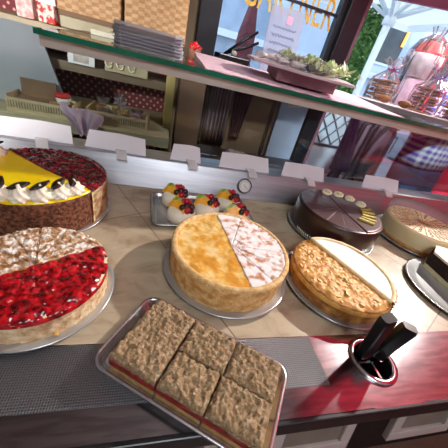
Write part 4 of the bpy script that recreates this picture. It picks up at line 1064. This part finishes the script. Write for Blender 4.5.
for k in range(-4, 6):
    for sg in (1, -1):
        x0 = -.34+.13*k; pts = []
        for q in range(15):
            z = .82+.29*q/14; x = x0+sg*.26*q/14+(0 if sg > 0 else .26)
            if -.33 <= x <= .35: pts.append((x, .008, z))
        if len(pts) > 1: tube(b, pts, .007, 6)
obj('lattice_bars', b, M('lattice_grey', '#6a6c74', rough=.5), t, True)
b = nb(); tube(b, [(-.34, .005, 0), (-.34, .005, 1.13)], .014, 8); tube(b, [(.36, .005, 0), (.36, .005, 1.13)], .014, 8); tube(b, [(-.34, .005, 1.13), (.36, .005, 1.13)], .014, 8); tube(b, [(-.34, .005, .8), (.36, .005, .8)], .012, 8)
obj('frame', b, M('screen_frame', '#3a3c44', rough=.4), t, True)
def sash(u, v):
    w = .035+.10*v
    return ((u-.5)*w+.06*v, .008*math.sin(u*22)*(.4+v), -.33*v)
t = thing('lilac_sash', 'long lilac cloth hanging from the back edge of the glass shelf', 'cloth', (.875, 1.163, .345))
obj('cloth', sheet(nb(), sash, 30, 14, .004), M('lilac_sash', '#b794bc', '#cdb0d0', 14, .75), t, True)
b = nb(); blob(b, (0, 0, .0), (.02, .012, .018), .3, 3); obj('knot', b, MATS['lilac_sash'], t, True)
# things seen through the lettered window
tag(obj('folded_parasol', lathe(nb(), [(0, 0), (.2, 0), (.2, .06), (.03, .08), (.03, .6), (.12, .7), (.2, 1.0), (.16, 1.7), (.04, 2.3), (0, 2.32)], 20, lambda t_, i_, r, z: (r*(1+.1*math.sin(5*t_)), z)), M('maroon_cloth', '#4e1f26', '#642a30', 8, .8), loc=(1.42, 5.9, ZF-.02), smooth=True), 'closed maroon parasol outside behind the lettered window', 'parasol')
chair((.95, 4.6, ZF-.02), R(150), dkc, 'dark slatted cafe chair seen through the lettered window')
rm2 = M('red_jacket', '#b02a44', '#c03a54', 20, .8)
person('person', 'small distant person in a red jacket near the pale pillar outside', (6.2, 7.0, ZF-.02), R(-20), 1.7,
       [('jacket', rm2, lambda p: .9 < p.z < 1.48 and (abs(p.x) < .2 or p.z > .95), .015), ('trousers', denim, lambda p: .08 < p.z < .95 and abs(p.x) < .205, .012)], M('hair_brown', '#4a342a', rough=.6), down)

# ------------------------------------------------------------------ light
w = bpy.data.worlds.new('sky'); sc.world = w; w.use_nodes = True
nt = w.node_tree; bg = nt.nodes['Background']
sky = nt.nodes.new('ShaderNodeTexSky'); sky.sky_type = 'NISHITA'; sky.sun_elevation = R(42); sky.sun_rotation = R(200); sky.sun_disc = False
nt.links.new(sky.outputs[0], bg.inputs['Color']); bg.inputs['Strength'].default_value = .48
def light(kind, name, loc, energy, color, target=None, **k):
    l = bpy.data.lights.new(name, kind); l.energy = energy; l.color = color
    for a, v in k.items(): setattr(l, a, v)
    o = bpy.data.objects.new(name, l); C.objects.link(o); o.location = loc
    if target: o.rotation_euler = (Vector(target)-Vector(loc)).to_track_quat('-Z', 'Y').to_euler()
    return o
light('SUN', 'sun', (0, 0, 10), 4, (1, .96, .9), (3, -6, -3), angle=.01).location = (0, 0, 10)
light('SPOT', 'cake_spotlight', (2.1, 1.15, 1.36), 300, (1, .94, .86), (-.25, .38, 0), spot_size=R(52), spot_blend=1, shadow_soft_size=.035)
light('AREA', 'room_fill', (.2, -1.1, 1.85), 28, (.92, .97, 1), (.2, -1.1, 0), size=.8)  # added fill, brightens the wall behind and the front sides
light('SPOT', 'crate_fill', (-1.25, .2, .55), 110, (1, .96, .92), (-.35, 1.65, .12), spot_size=R(56), spot_blend=.5, shadow_soft_size=.06)  # fill added to brighten the crates and the polka dot back
light('SPOT', 'window_wall_fill', (.7, .4, 1.8), 150, (1, .97, .95), (.75, 1.95, -.02), spot_size=R(50), spot_blend=.5, shadow_soft_size=.06)  # extra light put in for the wall under the window
light('SPOT', 'shirt_fill', (1.3, .3, 1.5), 320, (.95, .97, 1), (1.7, 1.4, .1), spot_size=R(50), spot_blend=.5, shadow_soft_size=.06)
light('SPOT', 'red_bay_fill', (1.95, .5, .35), 72, (1, .92, .9), (1.9, .55, 1.62), spot_size=R(125), spot_blend=.4, shadow_soft_size=.08)  # added below the red bay so that its red shows in the steel
light('SPOT', 'red_wall_fill', (2.1, -.6, .1), 22, (1, .92, .9), (2.5, -.7, .75), spot_size=R(120), spot_blend=.4, shadow_soft_size=.06)  # added light on the red wall, for the red in the rail

vs = sc.view_settings; vs.view_transform = 'Standard'; vs.look = 'None'; vs.gamma = 1; vs.use_curve_mapping = False; vs.exposure = 0
